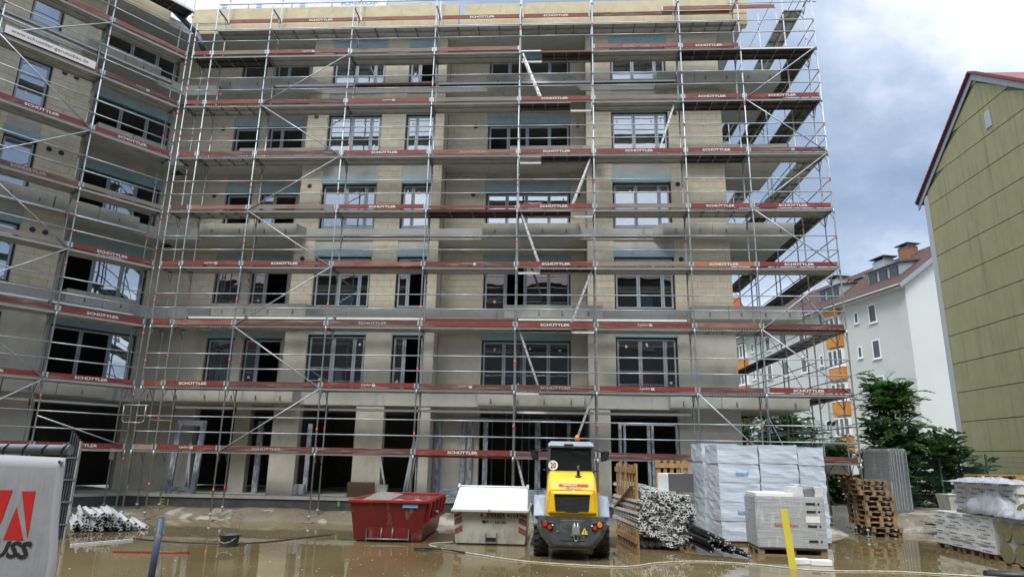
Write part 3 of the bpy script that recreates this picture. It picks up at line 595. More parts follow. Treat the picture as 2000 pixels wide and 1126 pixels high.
# side scaffold along the gable
SS = thing('scaffold', 'side scaffold running back along the gable wall at the right', 'scaffold', (9.9, 5.5, 0), worldkids=True)
YS = [.73, 3.3, 5.87, 8.44, 11.01]
for y in YS:
    for v in (0, .73):
        if y == .73 and v == 0: continue
        standard(SS, FS, y, v, .3, 19.8, r=.0245)
    for k in range(1, 10): transom(SS, FS, y, .05+2*k)
for k in range(1, 10):
    for a, b in zip(YS, YS[1:]):
        deck(SS, FS, a, b, .03, .70, .04+2*k, 'ply' if (k+int(a)) % 3 else 'perf')
        for h in (.56, 1.04): rail(SS, FS, a, b, -.03, .06+2*k+h)
        rail(SS, FS, a, b, .76, .06+2*k+1.04)
    if k > 1 and k % 2: put(MB().tube((YS[0], -.05, 2*k), (YS[1], -.05, 2*k+2), .021, 7), 'diagonal_brace', ['galv'], FS, SS)
    put(MB().tube((YS[1+k % 2], -.05, 2*k), (YS[2+k % 2], -.05, 2*k+2), .021, 7), 'diagonal_brace', ['galv'], FS, SS)
    # end guard frames on the corner bay
    for z in (.5, 1.0): put(MB().tube((-.0, -.03, 2*k+z+.1), (.73, -.03, 2*k+z+.1), .018, 6), 'end_guardrail', ['galv'], FS, SS)
    for v in (.73+.55, .73+.95):
        if k in (2, 4, 6): pass
# left wing scaffold
SLF = thing('scaffold', 'angled scaffold on the left wing, carrying a white web address board', 'scaffold', (-13.8, -2.2, 0), worldkids=True)
LX = [-8.2, -5.38, -2.54, 0]
LT = {1: 'mSS', 2: 'rSS', 3: 'pmS', 4: 'SwS', 5: 'rsw', 6: 'SSS', 7: 'rUl', 8: 'rpp'}
for i, x in enumerate(LX):
    standard(SLF, FL, x, 0, .02, 19.9)
    standard(SLF, FL, x+(-.08 if i == 3 else 0), .73, .2, 19.0)
    for k in range(1, 10): transom(SLF, FL, x, .05+2*k)
for k in range(1, 10):
    for b in range(3):
        x0, x1 = LX[b], LX[b+1]
        deck(SLF, FL, x0, x1, .03, .70, .06+2*k, 'steel' if k < 9 else 'ply')
        if k < 9:
            st = LT[k][b]
            if st == 'U':
                o = toe(SLF, FL, x0, x1, -.035, .145+2*k, 'l'); bd = put(MB().box(x0+.12, x1-.25, -.075, -.045, 2*k+.10, 2*k+.36), 'web_address_board', ['white'], FL, SLF)
                link('lettering', textmesh('www.schuettler-geruestbau.de', 'text', 2.1, .15, bold=.0), bd, ((x0+x1)/2-.1, -.077, 2*k+.23))
            else: toe(SLF, FL, x0, x1, -.035, .145+2*k, st)
        for h in (.56, 1.04): rail(SLF, FL, x0, x1, -.03, .06+2*k+h)
for z in CONZ:
    for b in range(3): deck(SLF, FL, LX[b]+.03, LX[b+1]-.03, .77, .93, z, 'steel', name='bracket_deck')
    for x in LX[:3]: console(SLF, FL, x, z, .2)
for k in range(1, 8):
    a, b = (LX[1], LX[2]) if k % 2 else (LX[2], LX[1]); brace(SLF, FL, a, .02+2*k, b, .02+2*k+2)
brace(SLF, FL, LX[2], 2.95, LX[3]-.2, 2.2)

# ------------------------------------------------------------------ things on the roof and hung on the building
for i, (x0, x1) in enumerate(((-12.6, -11.2), (-11.15, -9.4), (-9.35, -7.75), (-7.7, -5.5), (-5.4, -3.7))):
    b = MB().box(x0, x1, 1.9, 2.5, 17.99, 19.66+(.1 if i < 4 else -.03)).build('insulation_pack', 'greyfilm' if i == 4 else 'styro', None)
    tag(b, ['white insulation pack at the far left end of the roof edge', 'white insulation pack second from the left on the roof edge', 'white insulation pack with a plain face in the middle of the roof row', 'white insulation pack with the long blue lettering on the roof', 'grey insulation pack at the right end of the roof row'][i], 'insulation pack', 'insulation packs stacked on the roof')
    if i == 3:
        t = link('lettering', textmesh('KNAUF', 'print_blue', 1.5, .16, bold=.03), b, ((x0+x1)/2, 1.895, 19.62))
    elif i < 3:
        MB().box(x0+.3, x0+.52, 1.892, 1.897, 19.50, 19.56).box(x0+.3, x0+.52, 1.892, 1.897, 19.62, 19.68).build('print_mark', 'print_blue', b)
tag(MB().tube((-13.67, .3, 18.66), (-12.16, .3, 17.22), .10, 12).tube((-12.16, .3, 17.22), (-11.85, .45, 16.5), .10, 12).build('drain_pipe', 'bluepipe'), 'dark blue pipe slanting through the scaffold at the top left corner', 'pipe')

# ------------------------------------------------------------------ leaning frames and bits on the ground floor
t = thing('door_frame', 'foil wrapped door frame leaning in the opening left of the ground floor column', 'door frame', (-10.9, 1.15, .6)); t.rotation_euler = (R(-4), 0, 0)
for a, b, c, d, m in ((-.5, -.32, .0, 2.45, 'stripefoil'), (.32, .5, 0, 2.45, 'stripefoil'), (-.32, .32, 2.27, 2.45, 'sash'), (-.32, .32, 0, .30, 'stripefoilh')): MB().box(a, b, 0, .08, c, d).build('frame_rail', m, t)
for i, (x, l, rot, g_) in enumerate(((-3.62, 2.0, -8, 0), (-3.52, 1.9, -6, 1), (-3.42, 2.1, -5, 1), (-4.1, 1.6, 14, 0), (-10.85, 1.7, 1, 0), (-10.72, 1.4, 6, 0))):
    o = MB().box(-.03, .03, -.03, .03, 0, l).build('profile_bar', ['sash', 'alu'][g_], None, (x, 1.35, .6)); o.rotation_euler = (R(-3), R(-rot), 0)
    tag(o, ['grey bar leaning left of the narrow ground floor opening behind the red skip', 'second leaning bar behind the red skip, beside the column', 'tallest bar leaning on the column behind the red skip', 'thin bar leaning the other way in the opening behind the red skip', 'thin bar standing inside the leaning door frame', 'short bar leaning inside the door frame on the left'][i], 'metal bar')
tag(MB().box(-.45, .45, 0, .03, 0, .62).build('cardboard_sheet', 'cardboard', None, (-4.95, 1.2, .55)), 'brown cardboard sheet against the column behind the red skip', 'cardboard')
o = MB().prism([(-.12, 0), (.12, 0), (.17, .5), (-.15, .5)], 0, .2).build('paper_sack', 'white_enamel', None, (-4.2, .9, .62)); tag(o, 'white sack with a blue label standing behind the red skip', 'sack'); MB().box(-.1, .1, -.006, 0, .12, .3).build('label_patch', 'print_blue', o)
tag(MB().prism([(-.07, 0), (.08, -.03), (.06, .34), (-.04, .38)], 0, .015).build('paper_sheet', 'white_enamel', None, FL.p(-.1, .68, 1.75), FL.a), 'scrap of white paper taped to a scaffold tube near the corner', 'paper')

# ------------------------------------------------------------------ red skip
def lerp(a, b, t): return a+(b-a)*t
RS = thing('red_skip', 'dented red open skip full of rubble beside the white lidded one', 'skip', (-2.83, -2.35, 0), R(2.0))
b = [(-.82, -1.62, .03), (.80, -1.62, .03), (.80, 1.55, .03), (-.82, 1.55, .03)]; tp = [(-.93, -1.82, .93), (.93, -1.82, .93), (.93, 1.80, .93), (-.93, 1.80, .93)]
k_ = .03; mb = MB(); ib = [(x*.96, y*.975, .06) for x, y, z in b]; it = [(x*.965, y*.98, .93) for x, y, z in tp]
mb.add(b+tp+ib+it, [(3, 2, 1, 0), (0, 1, 5, 4), (1, 2, 6, 5), (2, 3, 7, 6), (3, 0, 4, 7), (4, 5, 13, 12), (5, 6, 14, 13), (6, 7, 15, 14), (7, 4, 12, 15), (8, 9, 13, 12), (9, 10, 14, 13), (10, 11, 15, 14), (11, 8, 12, 15)])
mb.build('body', 'redskip', RS)
rm = MB()
for p, q in zip(tp, tp[1:]+tp[:1]): rm.bar((p[0], p[1], .94), (q[0], q[1], .94), .10, .07)
rm.build('rim', 'redrim', RS, bevel=.01, seg=1)
sp_ = MB()
for y in (-1.55, -.75, .05, .85, 1.5): sp_.hexa([(.84, y-.06, .45), (.93, y-.06, .45), (.93, y+.06, .45), (.84, y+.06, .45)], [(.92, y-.06, .90), (1.02, y-.06, .90), (1.02, y+.06, .90), (.92, y+.06, .90)])
sp_.box(.86, 1.0, -1.6, 1.5, .44, .52); sp_.build('side_rib', 'redrim', RS)
for s in (-.95, .95): MB().tube((s*1.0, -.55, .62), (s*1.13, -.55, .62), .05, 10).build('lifting_pin', 'galvd', RS)
gp = MB(); gp.box(-.52, -.5, -1.74, -1.66, .02, .30).box(.5, .52, -1.74, -1.66, .02, .30); gp.tube((-.52, -1.74, .07), (.52, -1.74, .07), .02)
for x in (-.15, .12): gp.tube((x, -1.74, .05), (x, -1.70, .32), .016)
gp.build('hook_bar', 'galvd', RS)
MB().box(-.5, .5, -1.69, -1.668, .08, .33).build('pocket', 'redskip', RS)
MB().box(.35, .72, -1.822, -1.815, .80, .88).build('label_patch', 'print_blue', RS)
ru = MB()
n_ = 14
for j in range(n_+1):
    for i in range(n_+1): ru.v.append((lerp(-.87, .87, i/n_), lerp(-1.74, 1.72, j/n_), .74+.10*math.sin(i*.9+j*.5)*math.sin(j*.7)+random.uniform(-.04, .05)))
ru.f = [(j*(n_+1)+i, j*(n_+1)+i+1, (j+1)*(n_+1)+i+1, (j+1)*(n_+1)+i) for j in range(n_) for i in range(n_)]; ru.m = [0]*len(ru.f); ru.sm = [False]*len(ru.f)
ru.build('rubble_fill', 'rubble', RS)
MB().hexa([(-.88, -1.2, .88), (-.2, -1.3, .86), (-.15, 1.0, .95), (-.85, 1.3, 1.0)], [(-.88, -1.2, .90), (-.2, -1.3, .88), (-.15, 1.0, .97), (-.85, 1.3, 1.02)]).build('board_sheet', 'rubble', RS)

# ------------------------------------------------------------------ white lidded skip
WS = thing('lidded_skip', 'cream skip with a closed white sloping lid and red hazard stripes', 'skip', (-.29, -2.9, 0))
def shell(x0, x1, y0, y1, z0, z1, tx, ty): return [(x0+tx, y0+ty, z0), (x1-tx, y0+ty, z0), (x1-tx, y1-ty, z0), (x0+tx, y1-ty, z0)], [(x0, y0, z1), (x1, y0, z1), (x1, y1, z1), (x0, y1, z1)]
MB().hexa(*shell(-.90, .90, -1.24, 1.24, .02, .74, .07, .10)).build('body', 'creamskip', WS, bevel=.012, seg=1)
lid = MB().hexa([(-.93, -1.40, .75), (.92, -1.40, .75), (.92, 1.35, .75), (-.93, 1.35, .75)], [(-.93, -1.42, .82), (.92, -1.42, .82), (.92, 1.36, .82), (-.93, 1.36, .82)])
lid.build('lid_frame', 'white_enamel', WS, bevel=.012, seg=1)
MB().hexa([(-.90, -1.38, .822), (.89, -1.38, .822), (.89, 1.33, .822), (-.90, 1.33, .822)], [(-.86, -.42, 1.29), (.86, -.42, 1.29), (.86, .45, 1.29), (-.86, .45, 1.29)]).build('lid', 'white_enamel', WS, bevel=.01, seg=1)
MB().tube((-.88, -.44, 1.30), (.88, -.44, 1.30), .022, 8).build('lid_hinge', 'white_enamel', WS)
for x in (-.87, .86): MB().box(x-.03, x+.03, -.5, -.36, 1.27, 1.36).build('hinge_plate', 'white_enamel', WS)
MB().tube((-.02, -1.44, .76), (-.02, -1.44, .84), .025, 6).build('latch', 'galv', WS)
MB().box(.05, .27, -1.10-.0, -1.09, 0, .012).build('lid_sticker', 'yellowprint', WS).location = (0, .0, 0)
WS.children[-1].location = (0, 0, .96); WS.children[-1].rotation_euler = (0, 0, 0)
def fy(z): return -1.14-(z-.02)/.72*.10     # front face y at height z
for s in (-1, 1):
    for z in (.26, .47, .64):
        c = .045; h = .13 if z < .6 else .08; x0_, x1_ = (s*.88, s*.69); zz0 = z; 
        sk = .09*1
        hx = lambda x, z_: (x*(1-.07*(.74-z_)/.9*.9), fy(z_)-.006, z_)
        q = [hx(x0_, zz0-(.04)), hx(x1_, zz0+(.04)), hx(x1_, zz0+.04+h), hx(x0_, zz0-.04+h)]
        if s > 0: q = [hx(x0_, zz0-.04), hx(x1_, zz0+.04), hx(x1_, zz0+.04+h), hx(x0_, zz0-.04+h)]
        q = [(x, y, min(z_, .735)) for x, y, z_ in q]
        MB().hexa(q, [(x, y+.004, z_) for x, y, z_ in q]).build('hazard_stripe', 'hazard', WS)
def ws_text(s, m, x, z, w_, h_, **k): o = link('lettering', textmesh(s, m, w_, h_, **k), WS, (x, fy(z)-.010, z), rot=(R(8), 0, 0)); return o
ws_text('SPERBER', 'text', .12, .68, .46, .10, shear=.25, bold=.03); ws_text('4103', 'text', .53, .68, .28, .10, bold=.03); ws_text('A', 'text', -.22, .68, .09, .10, shear=.25, bold=.03)
ws_text('0911 / 350 350', 'text', .12, .52, .52, .065, bold=.02)
MB().box(-.19, -.12, -1.225, -1.218, .495, .54).tube((-.2, -1.222, .545), (-.11, -1.222, .545), .012, 6).build('telephone_symbol', 'text', WS)
MB().box(-.22, .36, -1.232, -1.225, .60, .615).build('underline', 'redprint', WS)
MB().box(-.10, .14, -1.16, -1.10, .03, .25).build('pocket', 'black', WS); MB().bar((-.11, -1.2, .03), (-.11, -1.18, .27), .02, .03).bar((.15, -1.2, .03), (.15, -1.18, .27), .02, .03).bar((-.11, -1.21, .06), (.15, -1.21, .06), .03, .04).build('hook_bar', 'galvd', WS)

# ------------------------------------------------------------------ compact wheel loader (seen from behind)
LD = thing('wheel_loader', 'yellow and grey compact wheel loader with round 20 sign parked facing the building', 'loader', (1.585, -5.55, 0))
def wheel(x, y, s):
    r, w2 = .42, .15; mb = MB()
    prof = [(-w2, .26), (-w2, .36), (-w2+.03, .40), (w2-.03, .40), (w2, .36), (w2, .26)]; n = 28
    for j in range(n):
        a = 2*math.pi*j/n
        for px, pr in prof: mb.v.append((px, pr*math.cos(a), pr*math.sin(a)))
    P_ = len(prof)
    for j in range(n):
        for i in range(P_-1): mb.f.append((j*P_+i, j*P_+i+1, ((j+1) % n)*P_+i+1, ((j+1) % n)*P_+i)); mb.m.append(0); mb.sm.append(True)
    for j in range(20):   # chevron lugs
        for q, off in ((-1, 0), (1, .5)):
            a = 2*math.pi*(j+off)/20; a2 = a+.14
            mb.bar((0.0, .405*math.cos(a), .405*math.sin(a)), (q*(w2+.005), .40*math.cos(a2), .40*math.sin(a2)), .045, .035, 0, upv=(0, math.cos(a), math.sin(a)))
    wo = thing('wheel', None, None); wo.location = (x, y, r); setpar(wo, LD)
    mb.build('tyre', 'tyre', wo)
    rb = MB().tube((-.09, 0, 0), (.09, 0, 0), .26, 20).tube((s*.09, 0, 0), (s*.14, 0, 0), .09, 12); rb.build('rim', 'yellow', wo)
for y in (0, 1.72):
    wheel(-.645, y, -1); wheel(.645, y, 1)
# counterweight: lofted section, lower corners tapered
def loft(sec, mats, name, par, bevel=.02, seg=2):
    """sec: list of (y, [(x,z)...]) rings"""
    mb = MB(); n = len(sec[0][1])
    for y, ring in sec: mb.v += [(x, y, z) for x, z in ring]
    for j in range(len(sec)-1):
        for i in range(n): mb.f.append((j*n+i, j*n+(i+1) % n, (j+1)*n+(i+1) % n, (j+1)*n+i))
    mb.f.append(tuple(reversed(range(n)))); mb.f.append(tuple((len(sec)-1)*n+i for i in range(n))); mb.m = [0]*len(mb.f); mb.sm = [False]*len(mb.f)
    return mb.build(name, mats, par, bevel=bevel, seg=seg)
cw = [(-.70, .86), (-.74, .62), (-.66, .45), (-.46, .24), (.46, .24), (.66, .45), (.74, .62), (.70, .86)]
loft([(-.86, [(x*.80, .86 if z > .8 else z*.9+.09) for x, z in cw]), (-.78, [(x*.95, z) for x, z in cw]), (-.46, cw), (-.44, cw)], 'dgrey', 'counterweight', LD, .02)
MB().box(-.26, .26, -.875, -.84, .40, .80).build('counterweight_panel', 'dgrey', LD, bevel=.008, seg=1)
MB().box(-.45, .45, -.44, 2.3, .40, .80).build('chassis', 'dgrey', LD, bevel=.02, seg=1)
for y in (0, 1.72): MB().tube((-.5, y, .42), (.5, y, .42), .10, 12).build('axle', 'yellow', LD)
MB().box(-.38, .38, -.3, -.1, .16, .26).build('tow_beam', 'yellow', LD)
# rear hood: rings in y with rounded trapezoid
def hood(y, w_, zt, zb=.865, c=.07): return (y, [(-w_, zb), (-w_*1.0, zt-.5), (-w_*.93, zt-c*1.2), (-w_*.84, zt), (w_*.84, zt), (w_*.93, zt-c*1.2), (w_, zt-.5), (w_, zb)])
loft([hood(-.80, .50, 1.42), hood(-.82, .535, 1.38), hood(-.72, .545, 1.60), hood(-.50, .545, 1.72), hood(-.1, .545, 1.76)], 'yellow', 'rear_hood', LD, .018, 2)
# yellow surround proud of the grille
fr_ = [(-.47, .93), (.47, .93), (.42, 1.36), (-.42, 1.36)]; inn = [(-.34, .955), (.34, .955), (.37, 1.30), (-.37, 1.30)]
mb = MB(); mb.v = [(x, -.885, z) for x, z in inn]+[(x*1.03, -.86, z) for x, z in fr_]+[(x*1.08, -.79, z+(.02 if z > 1 else -.02)) for x, z in fr_]+[(x, -.80, z) for x, z in inn]
for a in range(4):
    b_ = (a+1) % 4; mb.f += [(a, b_, 4+b_, 4+a), (4+a, 4+b_, 8+b_, 8+a), (12+a, 12+b_, b_, a)]
mb.m = [0]*len(mb.f); mb.sm = [False]*len(mb.f); mb.build('grille_surround', 'yellow', LD, bevel=.012, seg=2)
mb = MB().prism(inn, -.83, -.815); mb.build('grille', 'black', LD)
gl = MB()
for z in [.97+.025*i for i in range(13)]: gl.box(-.345, .345, -.838, -.83, z, z+.008)
gl.build('grille_mesh', 'dgrey', LD)
MB().box(-.14, .12, -.878, -.83, .945, .965).build('hood_handle', 'black', LD)
MB().tube((.14, -.60, 1.60), (.14, -.60, 1.67), .075, 14).tube((.14, -.60, 1.66), (.14, -.60, 1.88), .033, 10).build('exhaust_pipe', 'black', LD)
# fenders
for s in (-1, 1):
    mb = MB(); pts = []
    for i in range(9):
        a = R(168-150*i/8); pts.append((.53*math.cos(a)*.95+.02, .55+.70*max(0, math.sin(a))))
    for i, (y, z) in enumerate(pts):
        mb.v += [(s*.53, y, z), (s*.80, y, z-.015), (s*.80, y*.94, z-.055), (s*.53, y*.94, z-.05)]
    for i in range(len(pts)-1):
        for q in range(4): mb.f.append((i*4+q, i*4+(q+1) % 4, (i+1)*4+(q+1) % 4, (i+1)*4+q)); mb.m.append(0); mb.sm.append(q % 2 == 0)
    mb.f += [(0, 1, 2, 3), tuple(len(pts)*4-4+i for i in (3, 2, 1, 0))]; mb.m += [0, 0]; mb.sm += [False]*2
    mb.build('fender', 'fender', LD, bevel=.0)
    MB().hexa([(s*.55, -.56, .83), (s*.80, -.52, .83), (s*.80, -.42, .83), (s*.55, -.42, .83)], [(s*.55, -.42, 1.25), (s*.74, -.36, 1.22), (s*.74, -.2, 1.24), (s*.55, -.2, 1.27)]).build('fender_flap', 'fender', LD, bevel=.02, seg=2)
    # rear lamp cluster
    lc = MB().hexa([(s*.40, -.895, .60), (s*.62, -.855, .66), (s*.62, -.70, .66), (s*.40, -.74, .60)], [(s*.38, -.90, .75), (s*.65, -.85, .80), (s*.65, -.70, .80), (s*.38, -.75, .75)]).build('lamp_housing', 'black', LD, bevel=.01, seg=1)
    MB().tube((s*.56, -.84, .725), (s*.56, -.892, .72), .052, 14).build('rear_lamp', 'lamp_orange' if s > 0 else 'lamp_red', lc); MB().tube((s*.46, -.85, .66), (s*.46, -.905, .655), .038, 14).build('rear_lamp', 'lamp_red', lc)
    MB().tube((s*.40, -.85, .70), (s*.40, -.91, .70), .018, 10).build('reversing_lamp', 'white', lc)
    MB().tube((s*.30, -.86, .58), (s*.30, -.885, .58), .018, 10).build('bolt', 'chrome', LD)
# hitch, chain, warning sign
MB().box(.0, .15, -.93, -.87, .53, .70).box(-.02, .17, -.91, -.865, .50, .52).tube((.045, -.92, .50), (.045, -.92, .75), .012, 8).tube((.11, -.92, .50), (.11, -.92, .75), .012, 8).build('tow_coupling', 'chrome', LD)
MB().path([(.03, -.9, .5), (.05, -.9, .42), (.075, -.9, .38), (.10, -.9, .42), (.12, -.9, .5)], .007).build('safety_chain', 'chrome', LD)
wt = MB().prism([(.18, .53), (.32, .53), (.25, .66)], -.882, -.876).build('warning_sign', 'yellowprint', LD); MB().box(.243, .257, -.885, -.882, .565, .62).box(.243, .257, -.885, -.882, .545, .557).build('exclamation_mark', 'text', wt)
# branding on the hood
sl = lambda z: -.745+(z-1.42)*.35
for (s, m, x, z, w_, h_) in (('ZEPPELIN', 'white', -.06, 1.475, .28, .035), ('Rent gemeinsam!', 'redprint', .03, 1.415, .36, .035)): pass
st = MB().hexa([(-.27, -.795, 1.45), (.34, -.795, 1.45), (.34, -.79, 1.45), (-.27, -.79, 1.45)], [(-.27, -.775, 1.505), (.34, -.775, 1.505), (.34, -.77, 1.505), (-.27, -.77, 1.505)]).build('logo_stripe', 'redprint', LD)
link('lettering', textmesh('ZEPPELIN', 'white', .30, .035, bold=.02), st, (-.05, -.795, 1.478), rot=(R(-20), 0, 0)); link('lettering', textmesh('Rent', 'redprint', .34, .04, shear=.3), st, (.03, -.812, 1.42), rot=(R(-20), 0, 0))
MB().tube((.03, -.79, 1.345), (.03, -.835, 1.345), .042, 18).build('badge', 'white', LD); link('lettering', textmesh('W', 'text', .05, .035, bold=.01), LD, (.03, -.838, 1.345))
# cab
cb_ = thing('cab', None, None); cb_.location = (0, 0, 0); setpar(cb_, LD)
CY0, CY1 = -.12, 1.10; P4 = [(-.50, CY0-.05), (.50, CY0-.05), (.50, CY1), (-.50, CY1)]; T4 = [(-.475, CY0+.03), (.475, CY0+.03), (.475, CY1-.15), (-.475, CY1-.15)]
pm_ = MB()
for (a, b_), (c, d) in zip(P4, T4): pm_.bar((a, b_, .95), (c, d, 2.27), .065, .065)
for P_, z in ((P4, 1.70),):
    for i in range(4): pm_.bar((P_[i][0]*.98, P_[i][1]+.03*(1 if i < 2 else -1), z), (P_[(i+1) % 4][0]*.98, P_[(i+1) % 4][1]+.03*(1 if (i+1) % 4 < 2 else -1), z), .05, .05)
pm_.build('cab_frame', 'dgrey', cb_)
MB().box(-.47, .47, CY0, CY1, .82, 1.68).build('cab_body', 'dgrey', cb_)
for q in ([(-.46, CY0-.025, 1.72), (.46, CY0-.025, 1.72), (.45, CY0+.03, 2.24), (-.45, CY0+.03, 2.24)], [(-.47, CY1-.03, 1.5), (.47, CY1-.03, 1.5), (.45, CY1-.13, 2.24), (-.45, CY1-.13, 2.24)]):
    MB().hexa(q, [(x, y+.01, z) for x, y, z in q]).build('window_pane', 'cabglass', cb_)
for s in (-1, 1):
    q = [(s*.485, CY0+.02, 1.72), (s*.485, CY1-.06, 1.72), (s*.465, CY1-.16, 2.24), (s*.465, CY0+.08, 2.24)]; MB().hexa(q, [(x-s*.01, y, z) for x, y, z in q]).build('window_pane', 'cabglass', cb_)
MB().hexa([(-.51, CY0-.06, 2.26), (.51, CY0-.06, 2.26), (.51, CY1-.1, 2.26), (-.51, CY1-.1, 2.26)], [(-.48, CY0-.02, 2.385), (.48, CY0-.02, 2.385), (.48, CY1-.16, 2.385), (-.48, CY1-.16, 2.385)]).build('cab_roof', 'fender', cb_, bevel=.03, seg=2)
MB().box(-.15, .05, CY0-.068, CY0-.05, 2.29, 2.33).build('air_slot', 'black', cb_)
MB().bar((.0, CY0-.06, 2.18), (.33, CY0-.05, 2.12), .012, .012).build('wiper', 'black', cb_)
sg = MB().tube((-.39, CY0-.085, 1.87), (-.39, CY0-.07, 1.87), .105, 28).build('speed_sign', 'white', LD); MB().tube((-.39, CY0-.079, 1.87), (-.39, CY0-.068, 1.87), .112, 28).build('sign_rim', 'text', sg)
link('lettering', textmesh('20', 'text', .12, .12, bold=.015), sg, (-.39, CY0-.088, 1.87))
MB().tube((.16, .35, 2.38), (.16, .35, 2.43), .05, 12, 1).tube((.16, .35, 2.43), (.16, .35, 2.54), .055, 14, 0, .04).build('beacon', ['lamp_orange', 'black'], LD)
for s in (-1, 1):
    MB().path([(s*.47, .55, 2.24), (s*.62, .72, 2.22), (s*.80, .78, 2.15)], .013).build('mirror_arm', 'black', LD)
    MB().hexa([(s*.72, .78, 1.96), (s*.88, .76, 1.99), (s*.88, .84, 1.99), (s*.72, .86, 1.96)], [(s*.74, .78, 2.20), (s*.93, .76, 2.20), (s*.93, .84, 2.20), (s*.74, .86, 2.20)]).build('mirror', 'black', LD, bevel=.02, seg=2)
    MB().tube((s*.50, .1, 1.75), (s*.62, .1, 1.77), .015, 6).build('grab_rail', 'black', LD)
    MB().bar((s*.3, 1.3, 1.15), (s*.3, 2.5, .5), .08, .16).build('lift_arm', 'dgrey', LD)
loft([(2.35, [(-.8, .1), (-.8, .65), (.8, .65), (.8, .1)]), (2.75, [(-.8, .05), (-.8, .35), (.8, .35), (.8, .05)]), (3.0, [(-.8, .03), (-.8, .08), (.8, .08), (.8, .03)])], 'galvd', 'bucket', LD, .01, 1)
MB().box(-.35, .35, 1.0, 2.1, .8, 1.15).build('front_frame', 'yellow', LD, bevel=.03, seg=2)
MB().bar((-.55, -.18, 1.36), (-.73, -.1, 1.36), .02, .02).build('handle_bar', 'black', LD)

# ------------------------------------------------------------------ slatted crates holding the profile pile
def crate(x0, y0, x1, y1, H, n, label):
    d = Vector((x1-x0, y1-y0, 0)); L_ = d.length; t = thing('slatted_panel', label, 'wooden panel', (x0, y0, 0), math.atan2(d.y, d.x))
    for i in range(n):
        x = .02+i*(L_-.14)/(n-1); h = H+random.uniform(-.03, .03); MB().box(x, x+.10, -.012, .012, .02, h).build('slat', 'palewood', t)
    for z in (.12, H-.22): MB().box(-.03, L_+.03, -.04, -.0125, z, z+.13).build('rail', 'palewood', t)
    MB().bar((.05, -.055, .8), (L_-.1, -.055, H-.5), .025, .10, upv=(0, 1, 0)).build('diagonal_slat', 'palewood', t)
    MB().box(-.02, .07, .013, .05, 0, H).build('post', 'palewood', t); MB().box(L_-.07, L_+.02, .013, .05, 0, H).build('post', 'palewood', t); return t
crate(2.93, -1.95, 3.17, -4.15, 1.93, 8, 'tall slatted wooden panel left of the aluminium profile pile, beside the loader')
crate(4.15, -1.0, 5.02, -1.0, 2.04, 5, 'slatted wooden panel behind the grey foam block')
# ------------------------------------------------------------------ profile piles
def prof(kind, L_):
    s = .034; t = .0185
    if kind == 0: P_ = [(-s, -s), (s, -s), (s, s), (s-t, s), (s-t, -s+t), (-s+t, -s+t), (-s+t, s), (-s, s)]
    elif kind == 1: P_ = [(-s, -s), (s, -s), (s, -s+t), (t/2, -s+t), (t/2, s-t), (s, s-t), (s, s), (-s, s), (-s, s-t), (-t/2, s-t), (-t/2, -s+t), (-s, -s+t)]
    elif kind == 2: P_ = [(-s, -s), (s, -s), (s, -s+t*1.3), (-s+t*1.3, -s+t*1.3), (-s+t*1.3, s), (-s, s)]
    else: P_ = [(-.9*s, -.9*s), (.9*s, -.9*s), (.9*s, .9*s), (-.9*s, .9*s)]
    mb = MB(); mb.prism(P_, 0, L_)
    if kind == 3: mb.box(-.55*s, .55*s, -.002, .001, -.5*s, .5*s, 1)  # black plates at the ends paint the shade inside the hollow profiles
    if kind == 0: mb.box(-s+t, s-t, .03, .04, -s+t, s, 1)
    if kind == 1: mb.box(-s+.002, s-.002, .03, .04, -s+t, s-t, 1)
    if kind == 2: mb.box(-s+t, s, .02, .03, -s+t, s, 1)
    return mb
PM = [prof(i, 2.7).mesh('aluminium_profile', ['profwhite', 'black']) if False else None for i in range(4)]
M['profwhite'] = mat('mill_finish_profile', (0.70, 0.71, 0.70), (0.55, 0.56, 0.56), 20, 0.4, metal=0.15, obj=True)
PM = [prof(i, 2.7).mesh('aluminium_profile', ['profwhite', 'black']) for i in range(4)]
cnt = 0; z = .12; row = 0
while z < 1.30:
    t_ = (z-.12)/1.18
    xa = 3.42-.22*sm(0, .35, t_)+(.12 if t_ > .85 else 0); xb = 4.50 if t_ > .12 else 4.42
    if t_ < .15: xa = 3.72
    if t_ > .80: xb = 4.42
    x = xa+(.034 if row % 2 else 0)
    while x < xb:
        if cnt < 296:
            k = random.choice((0, 0, 1, 1, 2, 3)); o = link('aluminium_profile', PM[k], None, (x+random.uniform(-.012, .012), -4.25+random.uniform(-.14, .14)+.35*(1-t_)*0, z+random.uniform(-.01, .01)))
            o.rotation_euler = (R(random.uniform(-.4, .4)), R(random.choice((0, 90, 180, 270, 45, 20))+random.uniform(-18, 18)), R(7+random.uniform(-.8, .8)))
            tag(o, 'pale metal profile in the big pile between the slatted panel and the blue white stacks', 'metal profile', 'aluminium profiles in the big pile'); cnt += 1
        x += .070
    z += .068; row += 1
for i, (x, z_) in enumerate(((3.3, 1.33), (3.42, 1.40), (3.55, 1.36), (3.7, 1.33))):
    o = link('aluminium_profile', PM[1], None, (x, -4.1, z_)); o.rotation_euler = (R(1), R(45), R(9)); tag(o, 'pale metal profile in the big pile between the slatted panel and the blue white stacks', 'metal profile', 'aluminium profiles in the big pile')
BM = MB().box(-.024, .024, 0, 2.6, -.022, .022, 0).box(-.019, .019, -.003, .0, -.017, .017, 1).mesh('black_bar', ['black', 'profwhite'])
